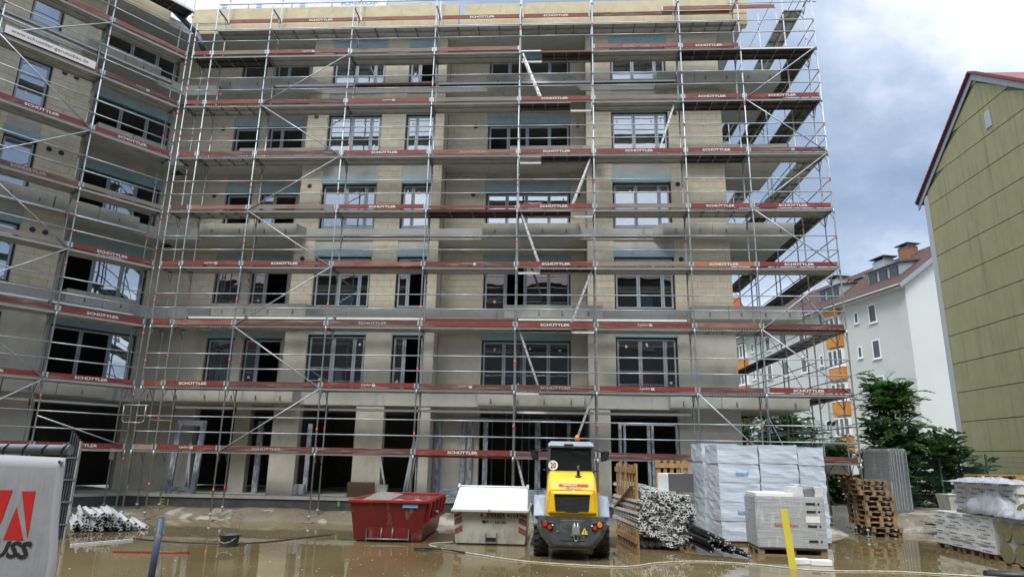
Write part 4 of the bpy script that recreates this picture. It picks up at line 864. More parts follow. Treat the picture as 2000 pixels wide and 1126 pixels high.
for i in range(64):
    u_ = (i+.5)/64; x = 4.62+.85*u_+random.uniform(-.05, .05); z_ = .05+max(0, (.48*(1-u_)))*random.random()**.7
    o = link('black_bar', BM, None, (x, -4.95-.25*u_+random.uniform(-.12, .12), z_)); o.rotation_euler = (R(4+7*(1-u_)), R(random.uniform(-30, 30)), R(24+random.uniform(-5, 5)))
    tag(o, 'black plastic bar with a pale end fanned out at the foot of the profile pile', 'bar', 'black bars fanned out beside the profile pile')
for i in range(3):
    o = MB().tube((0, 0, 0), (-.3, 2.4, .0), .07, 12).build('plastic_pipe', 'film', None, (3.38+.15*i, -4.0, .09)); tag(o, 'clear wrapped pipe lying under the left foot of the profile pile', 'pipe', 'wrapped pipes under the profile pile')
for row in range(5):
    for j in range(15-2*row):
        k = random.choice((0, 1, 2, 3)); o = link('aluminium_profile', PM[k], None, (-10.85+.10*j+.06*row, -3.75+.05*j+random.uniform(-.15, .15), .07+.085*row)); o.scale = (1.35, 1, 1.2)
        o.rotation_euler = (R(random.uniform(-1, 1)), R(random.uniform(-40, 40)), R(38+random.uniform(-2, 2))); tag(o, 'pale metal profile in the low pile right of the banner', 'metal profile', 'profiles in the low pile by the banner')
# grey foam block on the pile
t = thing('foam_block', 'white box with a dark grey end resting on top of the profile pile', 'foam block', (4.25, -4.05, 1.31), R(4))
MB().box(-.30, .30, .02, 1.1, .0, .40).build('box_body', 'styro', t, bevel=.01, seg=1); MB().box(-.29, .31, -.02, .019, -.02, .41).build('end_face', 'greyblock', t)

# ------------------------------------------------------------------ wrapped insulation stacks
packcache = {}
def packmesh(w_, d_, h_, seed):
    k = (w_, d_, h_, seed)
    if k not in packcache:
        bm = bmesh.new(); bmesh.ops.create_cube(bm, size=1); bmesh.ops.subdivide_edges(bm, edges=bm.edges[:], cuts=3, use_grid_fill=True); rr = random.Random(seed)
        for v in bm.verts:
            v.co = Vector((v.co.x*w_, v.co.y*d_, v.co.z*h_)); e = .012
            v.co += Vector((rr.uniform(-e, e), rr.uniform(-e, e), rr.uniform(-e, e)*.5))
        me = bpy.data.meshes.new('pack'); bm.to_mesh(me); bm.free(); me.materials.append(M['bluefilm']); packcache[k] = me
    return packcache[k]
def istack(x, y, w_, d_, H, n, rz, label, letters=()):
    t = thing('insulation_stack', label, 'wrapped stack', (x, y, 0.05), R(rz), 'pale blue wrapped insulation stacks'); h_ = H/n
    for i in range(n):
        o = link('pack', packmesh(w_, d_, h_-.006, i % 3), t, (random.uniform(-.012, .012)-.012*(n-i)*0, random.uniform(-.012, .012), h_*(i+.5)+.02))
        if i in letters: link('lettering', textmesh('knauf', 'print_blue', .34, .10, bold=.03), o, (0.08, -d_/2-.022, 0))
    MB().box(-w_/2+.05, w_/2-.05, -d_/2+.05, d_/2-.05, -.05, .02).build('pallet_base', 'pallet', t); return t
istack(5.98, -2.12, 1.06, 1.0, 2.38, 5, 5, 'front left pale blue wrapped insulation stack beside the profile pile, lettered twice', (1, 3))
istack(7.07, -2.05, .98, 1.0, 2.40, 5, 2, 'middle pale blue wrapped insulation stack, behind the pallet of grey wrapped blocks')
istack(7.92, -2.0, .66, 1.0, 2.36, 5, 2, 'narrow right hand pale blue wrapped insulation stack next to the scaffold', (2,))
istack(5.80, -.98, 1.0, 1.0, 2.44, 5, 5, 'rear left pale blue wrapped insulation stack, in shade behind the front one')

def pallet(loc, rz, label=None, group=None, par=None, w_=1.2, d_=.8, m='pallet'):
    key = ('pal', w_, d_, m)
    t = thing('pallet', label, 'pallet', loc, R(rz), group) if label else None
    if key not in deckcache:
        l = []
        for i in range(5): l.append(('board', MB().box(-w_/2, w_/2, -d_/2+i*(d_-.1)/4, -d_/2+i*(d_-.1)/4+.1, .122, .144).mesh('board', [m])))
        for i in range(3):
            y = -d_/2+i*(d_-.1)/2; l.append(('board', MB().box(-w_/2, w_/2, y, y+.1, 0, .022).mesh('board', [m])))
        for i in range(3):
            x = -w_/2+i*(w_-.14)/2; mb = MB()
            for j in range(3): mb.box(x, x+.14, -d_/2+j*(d_-.1)/2, -d_/2+j*(d_-.1)/2+.1, .022, .10)
            mb.box(x, x+.14, -d_/2, d_/2, .10, .122); l.append(('bearer', mb.mesh('bearer', [m])))
        deckcache[key] = l
    for nm, me in deckcache[key]: link(nm, me, t if t else par)
    return t
# pallet with grey wrapped blocks
t = thing('wrapped_pallet_load', 'grey wrapped block load behind the yellow board, box and rag on top', 'pallet load', (6.60, -4.10, 0), R(-3)); pallet(None, 0, par=t, w_=1.5, d_=1.0)
bm_ = MB().box(-.76, .76, -.56, .56, .15, 1.27).build('wrapped_load', 'greyfilm', t, bevel=.03, seg=2)
MB().box(-.73, .1, -.5, .5, 1.272, 1.34).build('foam_sheet', 'styro', t)
for z_ in (.3, .62, .93, 1.1): MB().box(.35, .55, -.568, -.563, z_, z_+.05).tube((.62, -.566, z_+.025), (.62, -.563, z_+.025), .025, 12).build('print_mark', 'text', t)
MB().box(.32, .62, -.572, -.569, .72, .86).build('label_patch', 'white', t); link('lettering', textmesh('Seite oben', 'redprint', .5, .08), t, (-.12, -.57, .66))
tag(MB().box(-.38, .38, -.2, .2, 0, .21).build('cardboard_box', 'whitewrap', None, (7.02, -4.3, 1.275), R(-3)), 'pale cardboard box on top of the grey wrapped pallet load', 'box')
mb = MB(); n = 9
for i in range(n):
    for j in range(4):
        a = i/(n-1); x = -.12+.24*j/3+.015*math.sin(i*2+j); y, z_ = (lerp(-.22, -.235, a), .0) if False else ((.2-.42*min(1, a/.5), .222+.006*math.sin(j*3+i)) if a <= .5 else (-.225-.015*math.sin(j*2), .215-.25*(a-.5)*2))
        mb.v.append((x, y, z_))
for i in range(n-1):
    for j in range(3): mb.f.append((i*4+j, i*4+j+1, (i+1)*4+j+1, (i+1)*4+j)); mb.m.append(0); mb.sm.append(True)
o = mb.build('cloth', 'darkwrap', None, (7.08, -4.3, 1.275), R(-3)); sf = o.modifiers.new('s', 'SOLIDIFY'); sf.thickness = .012; tag(o, 'grey rag hanging over the pale box on the wrapped pallet load', 'cloth')
for i, (x, y, a, l) in enumerate(((6.28, -5.85, 14, .36), (6.66, -5.95, -4, .40))):
    tag(MB().box(-l/2, l/2, -.09, .09, -.02, .09).build('foam_offcut', 'styro', None, (x, y, .02), R(a), bevel=.01, seg=1), ['left white foam offcut floating behind the yellow board', 'right white foam offcut floating in front of the wrapped pallet'][i], 'foam offcut')
o = MB().box(-.07, .07, -.015, .015, -.1, 1.12).build('yellow_board', 'yboard', None, (5.88, -6.6, 0)); o.rotation_euler = (0, R(-5), 0); tag(o, 'bright yellow board standing upright in the water before the wrapped pallet', 'board')

# ------------------------------------------------------------------ pallet stack by the scaffold corner, tall wrapped stack, containers
for i in range(11):
    z_ = .144*i; sh = .0 if i < 2 else (-.16 if i < 8 else -.3)
    pallet((10.83+sh*.9+random.uniform(-.03, .03), .55+random.uniform(-.05, .05), z_+.0), random.uniform(-3, 3)+91, ['lowest', 'second lowest', 'third lowest', 'fourth from the bottom', 'fifth from the bottom', 'middle', 'fifth from the top', 'fourth from the top', 'third from the top', 'second from the top', 'topmost'][i]+' wooden pallet of the stack at the right foot of the scaffold', 'pallets stacked by the scaffold corner', w_=1.2, d_=.84, m='pallet2' if i in (2, 3, 6, 8) else 'pallet')
for i in range(7):
    pallet((9.2+random.uniform(-.04, .04), 1.6+random.uniform(-.05, .05), .05+.144*i), random.uniform(-3, 3), ['lowest', 'second', 'third', 'middle', 'fifth', 'sixth', 'topmost'][i]+' pallet, counted upwards, of the stack in the shade behind the right scaffold bay', 'pallets in the shaded rear stack')
tag(MB().box(-.55, .55, -.3, .3, 0, .28).build('styrofoam_slab', 'styro', None, (10.0, 1.1, 1.72), R(3)), 'white foam slab above the shaded pallets behind the scaffold corner', 'foam slab')
t = thing('sheet_panel', 'grey standing sheet panel with torn white edge behind the right scaffold bay', 'panel', (8.9, 2.6, .2)); MB().box(-.35, .3, -.05, .05, 0, 2.35).build('sheet', 'darkwrap', t); MB().box(.30, .42, -.06, .06, 0, 2.4).build('torn_edge', 'film', t)
t = thing('wrapped_stack', 'tall grey stack in creased stretch film beside the pallets at the right', 'wrapped stack', (13.05, 4.4, .3), R(36))
mb = MB(); n = 16
ring = []
for i in range(n*4):
    s_, q = divmod(i, n); u_ = q/n-.5
    p = [(u_, -.5), (.5, u_), (-u_, .5), (-.5, -u_)][s_]; ring.append(p)
for z_, sc, jt in ((0, .98, .0), (.4, 1.02, .01), (1.0, 1.0, .012), (1.6, .97, .012), (2.15, .99, .01), (2.24, 1.0, .015)):
    for (a, b_) in ring: mb.v.append((a*1.08*sc*(1.12 if z_ < 1.2 else 1)+random.uniform(-jt, jt), b_*1.0*sc+random.uniform(-jt, jt), z_+(random.uniform(0, .05) if z_ > 2.2 else 0)))
for j in range(5):
    for i in range(n*4): mb.f.append((j*n*4+i, j*n*4+(i+1) % (n*4), (j+1)*n*4+(i+1) % (n*4), (j+1)*n*4+i)); mb.m.append(0); mb.sm.append(True)
mb.f.append(tuple(5*n*4+i for i in range(n*4))); mb.m.append(0); mb.sm.append(False); mb.build('wrapped_load', 'darkwrap', t)
mb = MB()
for x in (-.50, -.36, -.15, .02, .22, .50): mb.box(x, x+.03, -.518, -.508, .2, 2.2)
mb.build('film_crease', 'greyfilm', t)
t = thing('small_container', 'small pale metal tipping container half hidden left of the white wrapped packs', 'container', (13.62, 1.9, .35)); MB().hexa([(-.38, -.4, .12), (.6, -.4, .12), (.6, .4, .12), (-.38, .4, .12)], [(-.5, -.5, .95), (.8, -.5, .95), (.8, .5, .95), (-.5, .5, .95)]).build('tub', 'creamskip', t); MB().bar((-.52, -.51, .97), (.82, -.51, .97), .06, .06).build('rim', 'white_enamel', t); link('lettering', textmesh('N', 'redprint', .22, .26, bold=.03), t, (.12, -.475, .7)); t.scale = (.72, .72, .85); t.location.x += .25
for i in range(4):
    o = MB().box(-.7, .7, -.35, .35, 0, .025).build('metal_sheet', ['darkwrap', 'galvd', 'mesh_green', 'redrim'][i], None, (13.1+.12*i, .95-.1*i, .36-.07*i), R(12*i-10)); tag(o, ['grey sheet topmost of the loose sheets before the small container', 'dark steel sheet second in the loose pile by the small container', 'green sheet third in the loose pile by the small container', 'red sheet lowest in the loose pile by the small container'][i], 'sheet')
# white wrapped packs on pallets
def packs(name, label, y0, y1, x0, z0, z1, rows, per, mprint=True):
    t = thing(name, label, 'pallet load', (x0, (y0+y1)/2, 0)); hh = (z1-z0)/rows; L_ = (y1-y0); key = ('pk', round(L_/per, 3), round(hh, 3))
    if key not in deckcache:
        w_ = L_/per-.012; deckcache[key] = (MB().box(0, .55, -w_/2, w_/2, 0, hh-.008).mesh('pack', ['whitewrap']), MB().box(-.003, 0, -w_*.28, w_*.18, hh*.35, hh*.6, 0).box(-.003, 0, w_*.24, w_*.3, hh*.3, hh*.65, 0).mesh('print_mark', ['darkprint']))
    pmh, prt = deckcache[key]
    for r in range(rows):
        for i in range(per):
            y = -L_/2+(i+.5)*L_/per+(.14 if r % 2 else 0); o = link('pack', pmh, t, (random.uniform(-.015, .015), y, z0+r*hh)); o.rotation_euler = (0, 0, R(random.uniform(-1.2, 1.2)))
            link('print_mark', prt, o, (0, 0, 0))
    return t
M['darkprint'] = mat('grey_print', (0.16, 0.16, 0.17), rough=0.6)
t = packs('wrapped_pallet_load', 'lower row of white wrapped packs on pallets at the right edge, under the torn film', -4.72, -2.45, 10.9, .15, .93, 9, 4)
for i in range(3): pallet((11.35, -2.9-.85*i, .0), 90, ['far pallet', 'middle pallet', 'near pallet'][i]+' under the white wrapped packs at the right edge', 'pallets under the white wrapped packs')
MB().box(.005, .5, -1.16, 1.16, .16, .92).build('inner_load', 'whitewrap', t)
t = packs('wrapped_pallet_load', 'upper row of white wrapped packs with loose torn film hanging over it', -5.35, -3.05, 11.15, 1.0, 1.68, 6, 4); MB().box(.02, .9, -1.1, 1.1, 1.0, 1.66).build('inner_load', 'whitewrap', t)
pallet((11.6, -4.1, .935-.08), 90, 'dirty grey pallet squeezed between the two rows of white wrapped packs', w_=2.2, d_=.9)
def crumple(name, x, y, z, sx, sy, sz, m, seed, parent=None, n=14):
    rr = random.Random(seed); mb = MB()
    for j in range(n):
        for i in range(n):
            u_, v_ = i/(n-1)*2-1, j/(n-1)*2-1; h = (1-max(abs(u_), abs(v_))**2.2)
            mb.v.append((x+u_*sx+rr.uniform(-.03, .03), y+v_*sy+rr.uniform(-.03, .03), z+h*sz+rr.uniform(-.05, .05)*(.3+h)))
    mb.f = [(j*n+i, j*n+i+1, (j+1)*n+i+1, (j+1)*n+i) for j in range(n-1) for i in range(n-1)]; mb.m = [0]*len(mb.f); mb.sm = [True]*len(mb.f); o = mb.build(name, m, parent); o.modifiers.new('s', 'SOLIDIFY').thickness = .006; return o
tag(crumple('plastic_film', 11.12, -4.55, .98, .30, .85, .50, 'film', 3), 'crumpled clear film spilling over the middle of the white packs', 'plastic film')
tag(crumple('plastic_film', 11.3, -4.2, 1.66, .45, 1.15, .10, 'film', 5), 'creased film lying over the topmost white packs', 'plastic film')
t = thing('insulation_rolls', 'film wrapped block of four olive mineral wool rolls at the right edge', 'insulation rolls', (11.05, -5.42, 0))
for i in range(2):
    for j in range(2):
        mb = MB().tube((0, 0, 0), (1.1, 0, 0), .215, 20, 0); mb.build('roll', ['roll'], t, (-.28, -.35+.47*i, .26+.44*j))
MB().box(-.24, .80, -.62, .38, .06, .96).build('wrapped_load', 'film', t, bevel=.03, seg=2)
for i in range(3): MB().box(-.35, .8, -.58+i*.4, -.46+i*.4, -.02, .06).build('skid', 'pallet', t)
t = thing('insulation_roll', 'loose olive mineral wool roll under clear film on top of the wrapped rolls', 'insulation roll', (10.95, -5.6, 1.08)); MB().tube((0, -.2, .05), (.4, .2, .1), .15, 16).build('roll', 'roll', t)
tag(crumple('plastic_film', 11.1, -5.6, .98, .4, .5, .26, 'film', 9), 'clear film tented over the wrapped rolls at the right edge', 'plastic film')
# stacked timber pallets far right
for i in range(9):
    for j in range(2):
        pallet((14.9+1.3*j+random.uniform(-.05, .05), 1.6+random.uniform(-.06, .06), .45+.148*i), random.uniform(-2, 2), ('left' if j == 0 else 'right')+' dark pallet stack behind the white packs, '+['lowest', 'second', 'third', 'fourth', 'fifth', 'sixth', 'seventh', 'eighth', 'topmost'][i]+' pallet counted upwards', 'dark pallet stacks behind the white packs', m='palewood' if i == 8 else 'pallet')
# black pipe in the corner
tag(MB().tube((9.35, -6.85, .03), (10.9, -7.0, .05), .09, 14).build('black_pipe', 'black'), 'thick black pipe lying in the water at the bottom right corner', 'pipe')

# ------------------------------------------------------------------ small things in the water
t = thing('bucket', 'dark grey builder bucket floating in the water left of the red skip', 'bucket', (-5.98, -5.5, 0))
mb = MB(); n = 20
for r_, z_ in ((.17, -.02), (.22, .24), (.235, .24), (.235, .255), (.205, .255), (.16, .0)):
    for i in range(n): mb.v.append((r_*math.cos(2*math.pi*i/n), r_*math.sin(2*math.pi*i/n), z_))
for j in range(5):
    for i in range(n): mb.f.append((j*n+i, j*n+(i+1) % n, (j+1)*n+(i+1) % n, (j+1)*n+i)); mb.m.append(0); mb.sm.append(True)
mb.f.append(tuple(5*n+i for i in range(n))); mb.m.append(0); mb.sm.append(False)
mb.build('tub', 'dgrey', t); MB().path([(-.2, -.1, .2), (-.12, -.2, .12), (0, -.245, .09), (.12, -.2, .12), (.2, -.1, .2)], .006).build('handle', 'galv', t)
tag(MB().box(-.75, .75, -.04, .04, -.02, .04).build('red_board', 'red', None, (-6.95, -6.85, 0), R(6)), 'red painted board floating left of the blue post', 'board')
tag(MB().box(-.65, .65, -.03, .03, -.02, .03).build('metal_strip', 'profwhite', None, (-8.85, -5.55, 0.01), R(70-12)), 'pale metal strip lying in the shallow water by the low profile pile', 'metal strip')
t = thing('steel_post', 'blue grey steel tube post with worn orange paint standing at the front left', 'post', (-5.43, -9.4, 0)); MB().tube((0, 0, -.3), (.045, 0, .93), .055, 14).build('tube', 'bluepipe', t); MB().tube((.045, 0, .925), (.046, 0, .935), .045, 14).build('tube_mouth', 'black', t)
def hose(pts, r, m, label, cat='hose', name='hose'):
    P_ = [Vector(p) for p in pts]; out_ = []
    for i in range(len(P_)-1):
        a, b_, c, d = P_[max(0, i-1)], P_[i], P_[i+1], P_[min(len(P_)-1, i+2)]
        for s_ in range(6):
            u_ = s_/6; out_.append(.5*((2*b_)+(c-a)*u_+(2*a-5*b_+4*c-d)*u_*u_+(3*b_-a-3*c+d)*u_**3))
    out_.append(P_[-1]); mb = MB()
    for a, b_ in zip(out_, out_[1:]): mb.tube(a, b_, r, 7, cap=False)
    return tag(mb.build(name, m), label, cat)
hose([(-1.2, -3.95, .03), (-1.65, -4.2, .012), (-1.6, -4.6, .012), (-1.1, -5.2, .012), (-.3, -5.9, .012), (.6, -6.55, .01), (1.6, -6.85, .01), (2.6, -6.9, .01), (3.3, -6.3, .01), (4.2, -5.9, .01), (5.2, -6.1, .01), (6.3, -6.7, .01), (8.0, -6.6, .01), (10.2, -7.2, .01)], .014, 'rope', 'pale hose winding across the water in front of the loader')
hose([(-1.25, -4.95, .02), (-1.7, -5.1, .02), (-1.85, -5.35, .03), (-1.6, -5.5, .03), (-1.3, -5.25, .03), (-.7, -5.6, .02)], .016, 'black', 'short black looped hose end in front of the white skip')
hose([(-8.6, -4.7, .01), (-7.5, -5.1, .01), (-6.2, -5.2, .012), (-5.5, -4.7, .012), (-4.9, -3.6, .01), (-4.5, -2.9, .01)], .012, 'black', 'thin dark cable floating past the grey bucket towards the red skip', 'cable', 'cable')

# ------------------------------------------------------------------ near banner on a construction fence, folded fence panels
t = thing('fence_banner', 'grey mesh banner with red wedge logo hung on the near construction fence', 'banner', (-1.0, -18.1, 1.4))
ox, oz = -1.0, 1.4
mb = MB(); nU, nV = 26, 20
def bp(u_, v_):   # u 0 left..1 right, v 0 top..1 bottom
    zr = lerp(1.969, 1.10, v_); xr = -.862+.022*sm(.25, .5, v_)-.12*max(0, v_-.48)**1.5
    if v_ < .3: xr = lerp(-.878, -.862, v_/.3)
    xl = -1.75; x = lerp(xl, xr, u_); z_ = lerp(1.99, 1.969, u_)-(1.969-zr)*1.0
    y = .004*math.sin(x*14+v_*1.5); return Vector((x-ox, y-.008, z_-oz))
for j in range(nV+1):
    for i in range(nU+1): mb.v.append(tuple(bp(i/nU, j/nV)))
mb.f = [(j*(nU+1)+i, j*(nU+1)+i+1, (j+1)*(nU+1)+i+1, (j+1)*(nU+1)+i) for j in range(nV) for i in range(nU)]; mb.m = [0 if (i < nU-1 and j > 0) else 1 for j in range(nV) for i in range(nU)]; mb.sm = [True]*len(mb.f)
o = mb.build('sheet', ['banner', 'bannerhem'], t); o.modifiers.new('s', 'SOLIDIFY').thickness = .0015
def flat(poly, m, nm):
    mb = MB(); mb.prism([(x-ox, z_-oz) for x, z_ in poly], -.0150, -.0135); return mb.build(nm, m, t)
flat([(-1.20, 1.835), (-1.075, 1.837), (-1.088+.005, 1.707), (-1.115, 1.707)] if False else [(-1.165, 1.835), (-1.075, 1.837), (-1.10, 1.707), (-1.118, 1.73)], 'redprint', 'logo_wedge')
flat([(-1.034, 1.833), (-.977, 1.835), (-.975, 1.655)], 'redprint', 'logo_wedge'); flat([(-1.044, 1.773), (-1.075, 1.646), (-.99, 1.648)], 'redprint', 'logo_wedge')
link('lettering', textmesh('RAUSS', 'text', .29, .065, shear=.25, bold=.03), t, (-.950-.145-ox, -.0150, 1.610-oz))
MB().tube((-.892-ox, -.02, 1.952-oz), (-.892-ox, -.0, 1.952-oz), .008, 14).build('eyelet', 'galv', t); MB().tube((-.892-ox, -.023, 1.952-oz), (-.892-ox, -.019, 1.952-oz), .004, 10).build('eyelet_hole', 'black', t)
t = thing('construction_fence', 'near mobile construction fence with a thick top tube and thin bent wires', 'fence', (-1.9, -18.07, 0))
MB().tube((-2.0, 0, 2.0), (1.01, 0, 2.0), .021, 12).build('top_tube', 'galvd', t)
MB().tube((-1.9, 0, .1), (-1.9, 0, 2.0), .021, 12).build('post', 'galvd', t)
for i in range(12):
    x = .98-.085*i; MB().path([(x-.012, -.0, 1.0), (x-.008, 0, 1.93), (x+.002, -.012, 1.975), (x+.012, -.028, 2.0), (x+.022, -.01, 2.03)], .0038, 5).build('wire', 'black', t)
t = thing('panel_stack', 'dark folded fence panels standing edge on behind the banner', 'fence panels', (-10.42, -4.9, 0), R(-58))
for i in range(5): MB().box(-.42, .28, -.05+.05*i, -.02+.05*i, 0, 2.45-.06*i).build('panel', 'dgrey' if i != 4 else 'alu', t)
for i in range(4): MB().box(.285, .30, -.06, .2, .3+.5*i, .34+.5*i).build('clamp', 'galvd', t)

# ------------------------------------------------------------------ olive gable house on the right
OB = thing('gable_house', 'olive green panelled gable house with a dark red roof edge on the right', 'house', (25, 6.85, 0), worldkids=True)
YF, YR, YN, ZE, ZR = 11.75, 6.85, 1.95, 15.2, 18.9
MB().prism([(YN, 0), (YF, 0), (YF, ZE), (YR, ZR), (YN, ZE)], 20.03, 32, axis='x').build('wall', 'olive2', OB)
def clip(y0, y1, z0, z1):
    # panel polygon under the gable line
    zt = lambda y: ZE+(ZR-ZE)*(1-abs(y-YR)/(YF-YR))-.08
    ys_ = sorted({y0, y1}|({YR} if y0 < YR < y1 else set())); top = [(y, min(z1, zt(y))) for y in ys_]
    pts = [(y0, z0), (y1, z0)]+[p for p in reversed(top)]
    return pts if min(p[1] for p in top) > z0+.05 else None
z_ = .02
while z_ < ZR:
    z2 = min(z_+1.325, ZR); n = 6
    for i in range(n):
        y0, y1 = YN+.05+i*(YF-YN-.35)/n, YN+.05+(i+1)*(YF-YN-.35)/n; P_ = clip(y0+.004, y1-.004, z_+.018, z2-.018)
        if P_ is None:
            zt = lambda y: ZE+(ZR-ZE)*(1-abs(y-YR)/(YF-YR))-.08
            ya, yb = y0, y1
            if zt(y0) < z_+.05: ya = YR-(ZR-.1-z_-.05)/(ZR-ZE)*(YR-YN)
            if zt(y1) < z_+.05: yb = YR+(ZR-.1-z_-.05)/(ZR-ZE)*(YF-YR)
            if yb-ya > .15: P_ = [(ya, z_+.018), (yb, z_+.018)]+[(y, min(z2-.018, zt(y))) for y in sorted({ya, yb}|({YR} if ya < YR < yb else set()), reverse=True)]
        if P_ and abs(P_[0][0]-P_[1][0]) > .05: MB().prism(P_, 20.0+random.uniform(0, .004), 20.028, axis='x').build('panel', 'olive', OB)
    z_ = z2
MB().box(19.97, 20.02, YF-.30, YF+.05, 0, ZE-.05).build('corner_board', 'greyrender', OB)
for s, ye in ((1, YF+.55), (-1, YN-.55)):
    ze = ZE-.42
    MB().hexa([(19.93, ye, ze-.12), (19.98, ye, ze-.12), (19.98, YR, ZR-.10), (19.93, YR, ZR-.10)], [(19.93, ye, ze+.16), (19.98, ye, ze+.16), (19.98, YR, ZR+.20), (19.93, YR, ZR+.20)]).build('verge_board', 'verge', OB)
    MB().hexa([(19.86, ye, ze+.165), (32, ye, ze+.165), (32, YR, ZR+.205), (19.86, YR, ZR+.205)], [(19.86, ye, ze+.22), (32, ye, ze+.22), (32, YR, ZR+.26), (19.86, YR, ZR+.26)]).build('roof', 'tilered', OB)
    for i in range(28):
        a, b_ = i/28, (i+.96)/28; ya, yb = lerp(ye, YR, a), lerp(ye, YR, b_); za, zb = lerp(ze, ZR+.04, a), lerp(ze, ZR+.04, b_)
        MB().hexa([(19.80, ya, za+.22), (20.1, ya, za+.22), (20.1, yb, zb+.22), (19.80, yb, zb+.22)], [(19.80, ya, za+.33), (20.1, ya, za+.33), (20.1, yb, zb+.295), (19.80, yb, zb+.295)]).build('verge_tile', 'tilered', OB)
wf_ = MB().box(19.96, 20.02, 6.18, 6.50, 16.2, 16.95).build('window', 'sash', OB); MB().box(19.955, 19.959, 6.22, 6.46, 16.25, 16.90).build('pane', 'zinc', wf_)
o = MB().box(19.75, 20.0, 3.0, 3.5, 6.2, 8.6).build('bay_side', 'plaster', OB)
MB().box(19.7, 19.99, 2.9, 3.55, 8.6, 8.7).build('bay_cap', 'tilered', OB)

# ------------------------------------------------------------------ pale apartment house behind
E1 = Vector((27.6, 29.0, 0)); FWn = Fr(tuple(E1), math.atan2(.970, -.242))   # local x recedes along the facade, local y: to the left of it (-> negative is inwards)
def wput(mb, nm, m, par): return mb.build(nm, m, par, FWn.o, FWn.a)
WB = thing('apartment_house', 'long pale green rendered apartment house with tiled roof and orange balcony panels behind the scaffold', 'house', (30, 40, 0), worldkids=True)
ZW = 15.37; DP = 11.0
wput(MB().box(0, 42, -DP, 0, 0, ZW), 'wall', 'render', WB)
wput(MB().prism([(0, ZW), (-DP, ZW), (-DP/2, ZW+3.95)], -.0, .25, axis='x'), 'gable_wall', 'renderw', WB)
wput(MB().box(-.02, -.001, -DP, .0, 0, ZW), 'gable_wall', 'renderw', WB)
def roofp(y0, z0, y1, z1, x0=-.35, x1=42, m='tile', nm='roof', th=.12): wput(MB().hexa([(x0, y0, z0), (x1, y0, z0), (x1, y1, z1), (x0, y1, z1)], [(x0, y0, z0+th), (x1, y0, z0+th), (x1, y1, z1+th), (x0, y1, z1+th)]), nm, m, WB)
roofp(.65, ZW-.40, -DP/2, ZW+4.0); roofp(-DP-.65, ZW-.40, -DP/2, ZW+4.0)
tl = MB().hexa([(0, .02, 0), (42.3, .02, 0), (42.3, -.30, .215), (0, -.30, .215)], [(0, .03, .045), (42.3, .03, .045), (42.3, -.30, .235), (0, -.30, .235)]).mesh('tile_course', ['tile'])
for i in range(20): link('tile_course', tl, WB, FWn.p(-.35, .68-.308*i, ZW-.29+.2205*i), FWn.a)
wput(MB().bar((-.37, .67, ZW-.42), (-.37, -DP/2, ZW+4.0), .05, .3), 'verge_board', 'verge', WB)
wput(MB().tube((-.3, .72, ZW-.32), (42, .72, ZW-.32), .075, 8), 'gutter', 'zinc', WB)
wput(MB().box(-.3, 42, .0, .62, ZW-.44, ZW-.41), 'soffit', 'render', WB)
wm = {}
def hwin(x0, x1, z0, z1, double=False):
    k = (round(x1-x0, 2), round(z1-z0, 2))
    if k not in wm:
        w_, h_ = k; f = .09; mb = MB().box(0, w_, -.02, .03, 0, f).box(0, w_, -.02, .03, h_-f, h_).box(0, f, -.02, .03, f, h_-f).box(w_-f, w_, -.02, .03, f, h_-f).box(-.08, w_+.08, 0, .10, -.07, -.005)
        wm[k] = (mb.mesh('window', ['sash_white']), MB().box(f, w_-f, .0, .012, f, h_-f).mesh('pane', ['winglass']))
    a, b_ = wm[k]; o = link('window', a, WB, FWn.p(x0, .015, z0), FWn.a); link('pane', b_, o); return o
for fl in range(5):
    z0 = 12.93-2.85*fl
    if z0 < .5: z0 = 1.4
    for s_ in (3.17, 12.55, 15.42, 18.2, 25.5, 29): hwin(s_, s_+.86, z0, z0+1.5)
    for s_ in (5.22, 10.15, 21.3, 31.5): hwin(s_, s_+.5, z0+.3, z0+1.25)
    for s_ in (7.3, 22.5, 36):   # balcony bay
        wput(MB().box(s_, s_+1.85, .0, .35, z0-1.25, z0-.15), 'balcony_panel', 'balcony', WB)
        wput(MB().box(s_-.05, s_+1.9, .0, .38, z0-.15, z0-.05), 'balcony_rail', 'sash_white', WB)
        for q in range(3):
            o = wput(MB().box(s_+.02+q*.62, s_+.56+q*.62, .02, .3, z0-.04, z0+1.4), 'window', 'sash_white', WB); wput(MB().box(s_+.09+q*.62, s_+.49+q*.62, .301, .305, z0+.05, z0+1.3), 'pane', 'winglass', WB)
    for s_ in (7.3, 22.5): pass
wput(MB().box(7.3, 9.15, .0, .35, 14.35, 14.85), 'balcony_panel', 'balcony', WB)
wput(MB().tube((10.0, .1, 0), (10.0, .1, ZW-.4), .06, 8), 'downpipe', 'zinc', WB)
def dormer(s0, s1):
    n = 3; z0 = ZW+.75; z1 = z0+1.25
    o = wput(MB().prism([(-1.15, z0-.25), (-1.15, z1), (-3.4, z1+.35), (-3.4, z0)], s0, s1, axis='x'), 'dormer', 'zinc', WB)
    wput(MB().hexa([(s0-.15, -.95, z1), (s1+.15, -.95, z1), (s1+.15, -4.0, z1+.5), (s0-.15, -4.0, z1+.5)], [(s0-.15, -.95, z1+.1), (s1+.15, -.95, z1+.1), (s1+.15, -4.0, z1+.6), (s0-.15, -4.0, z1+.6)]), 'dormer_roof', 'dgrey', WB)
    w_ = (s1-s0)/n
    for i in range(n):
        wput(MB().box(s0+i*w_+.18, s0+(i+1)*w_-.12, -1.15, -1.10, z0+.02, z1-.12), 'window', 'dark', WB); wput(MB().box(s0+i*w_+.25, s0+(i+1)*w_-.19, -1.10, -1.095, z0+.08, z1-.18), 'pane', 'winglass', WB)
dormer(1.5, 5.0); dormer(8.6, 11.4)
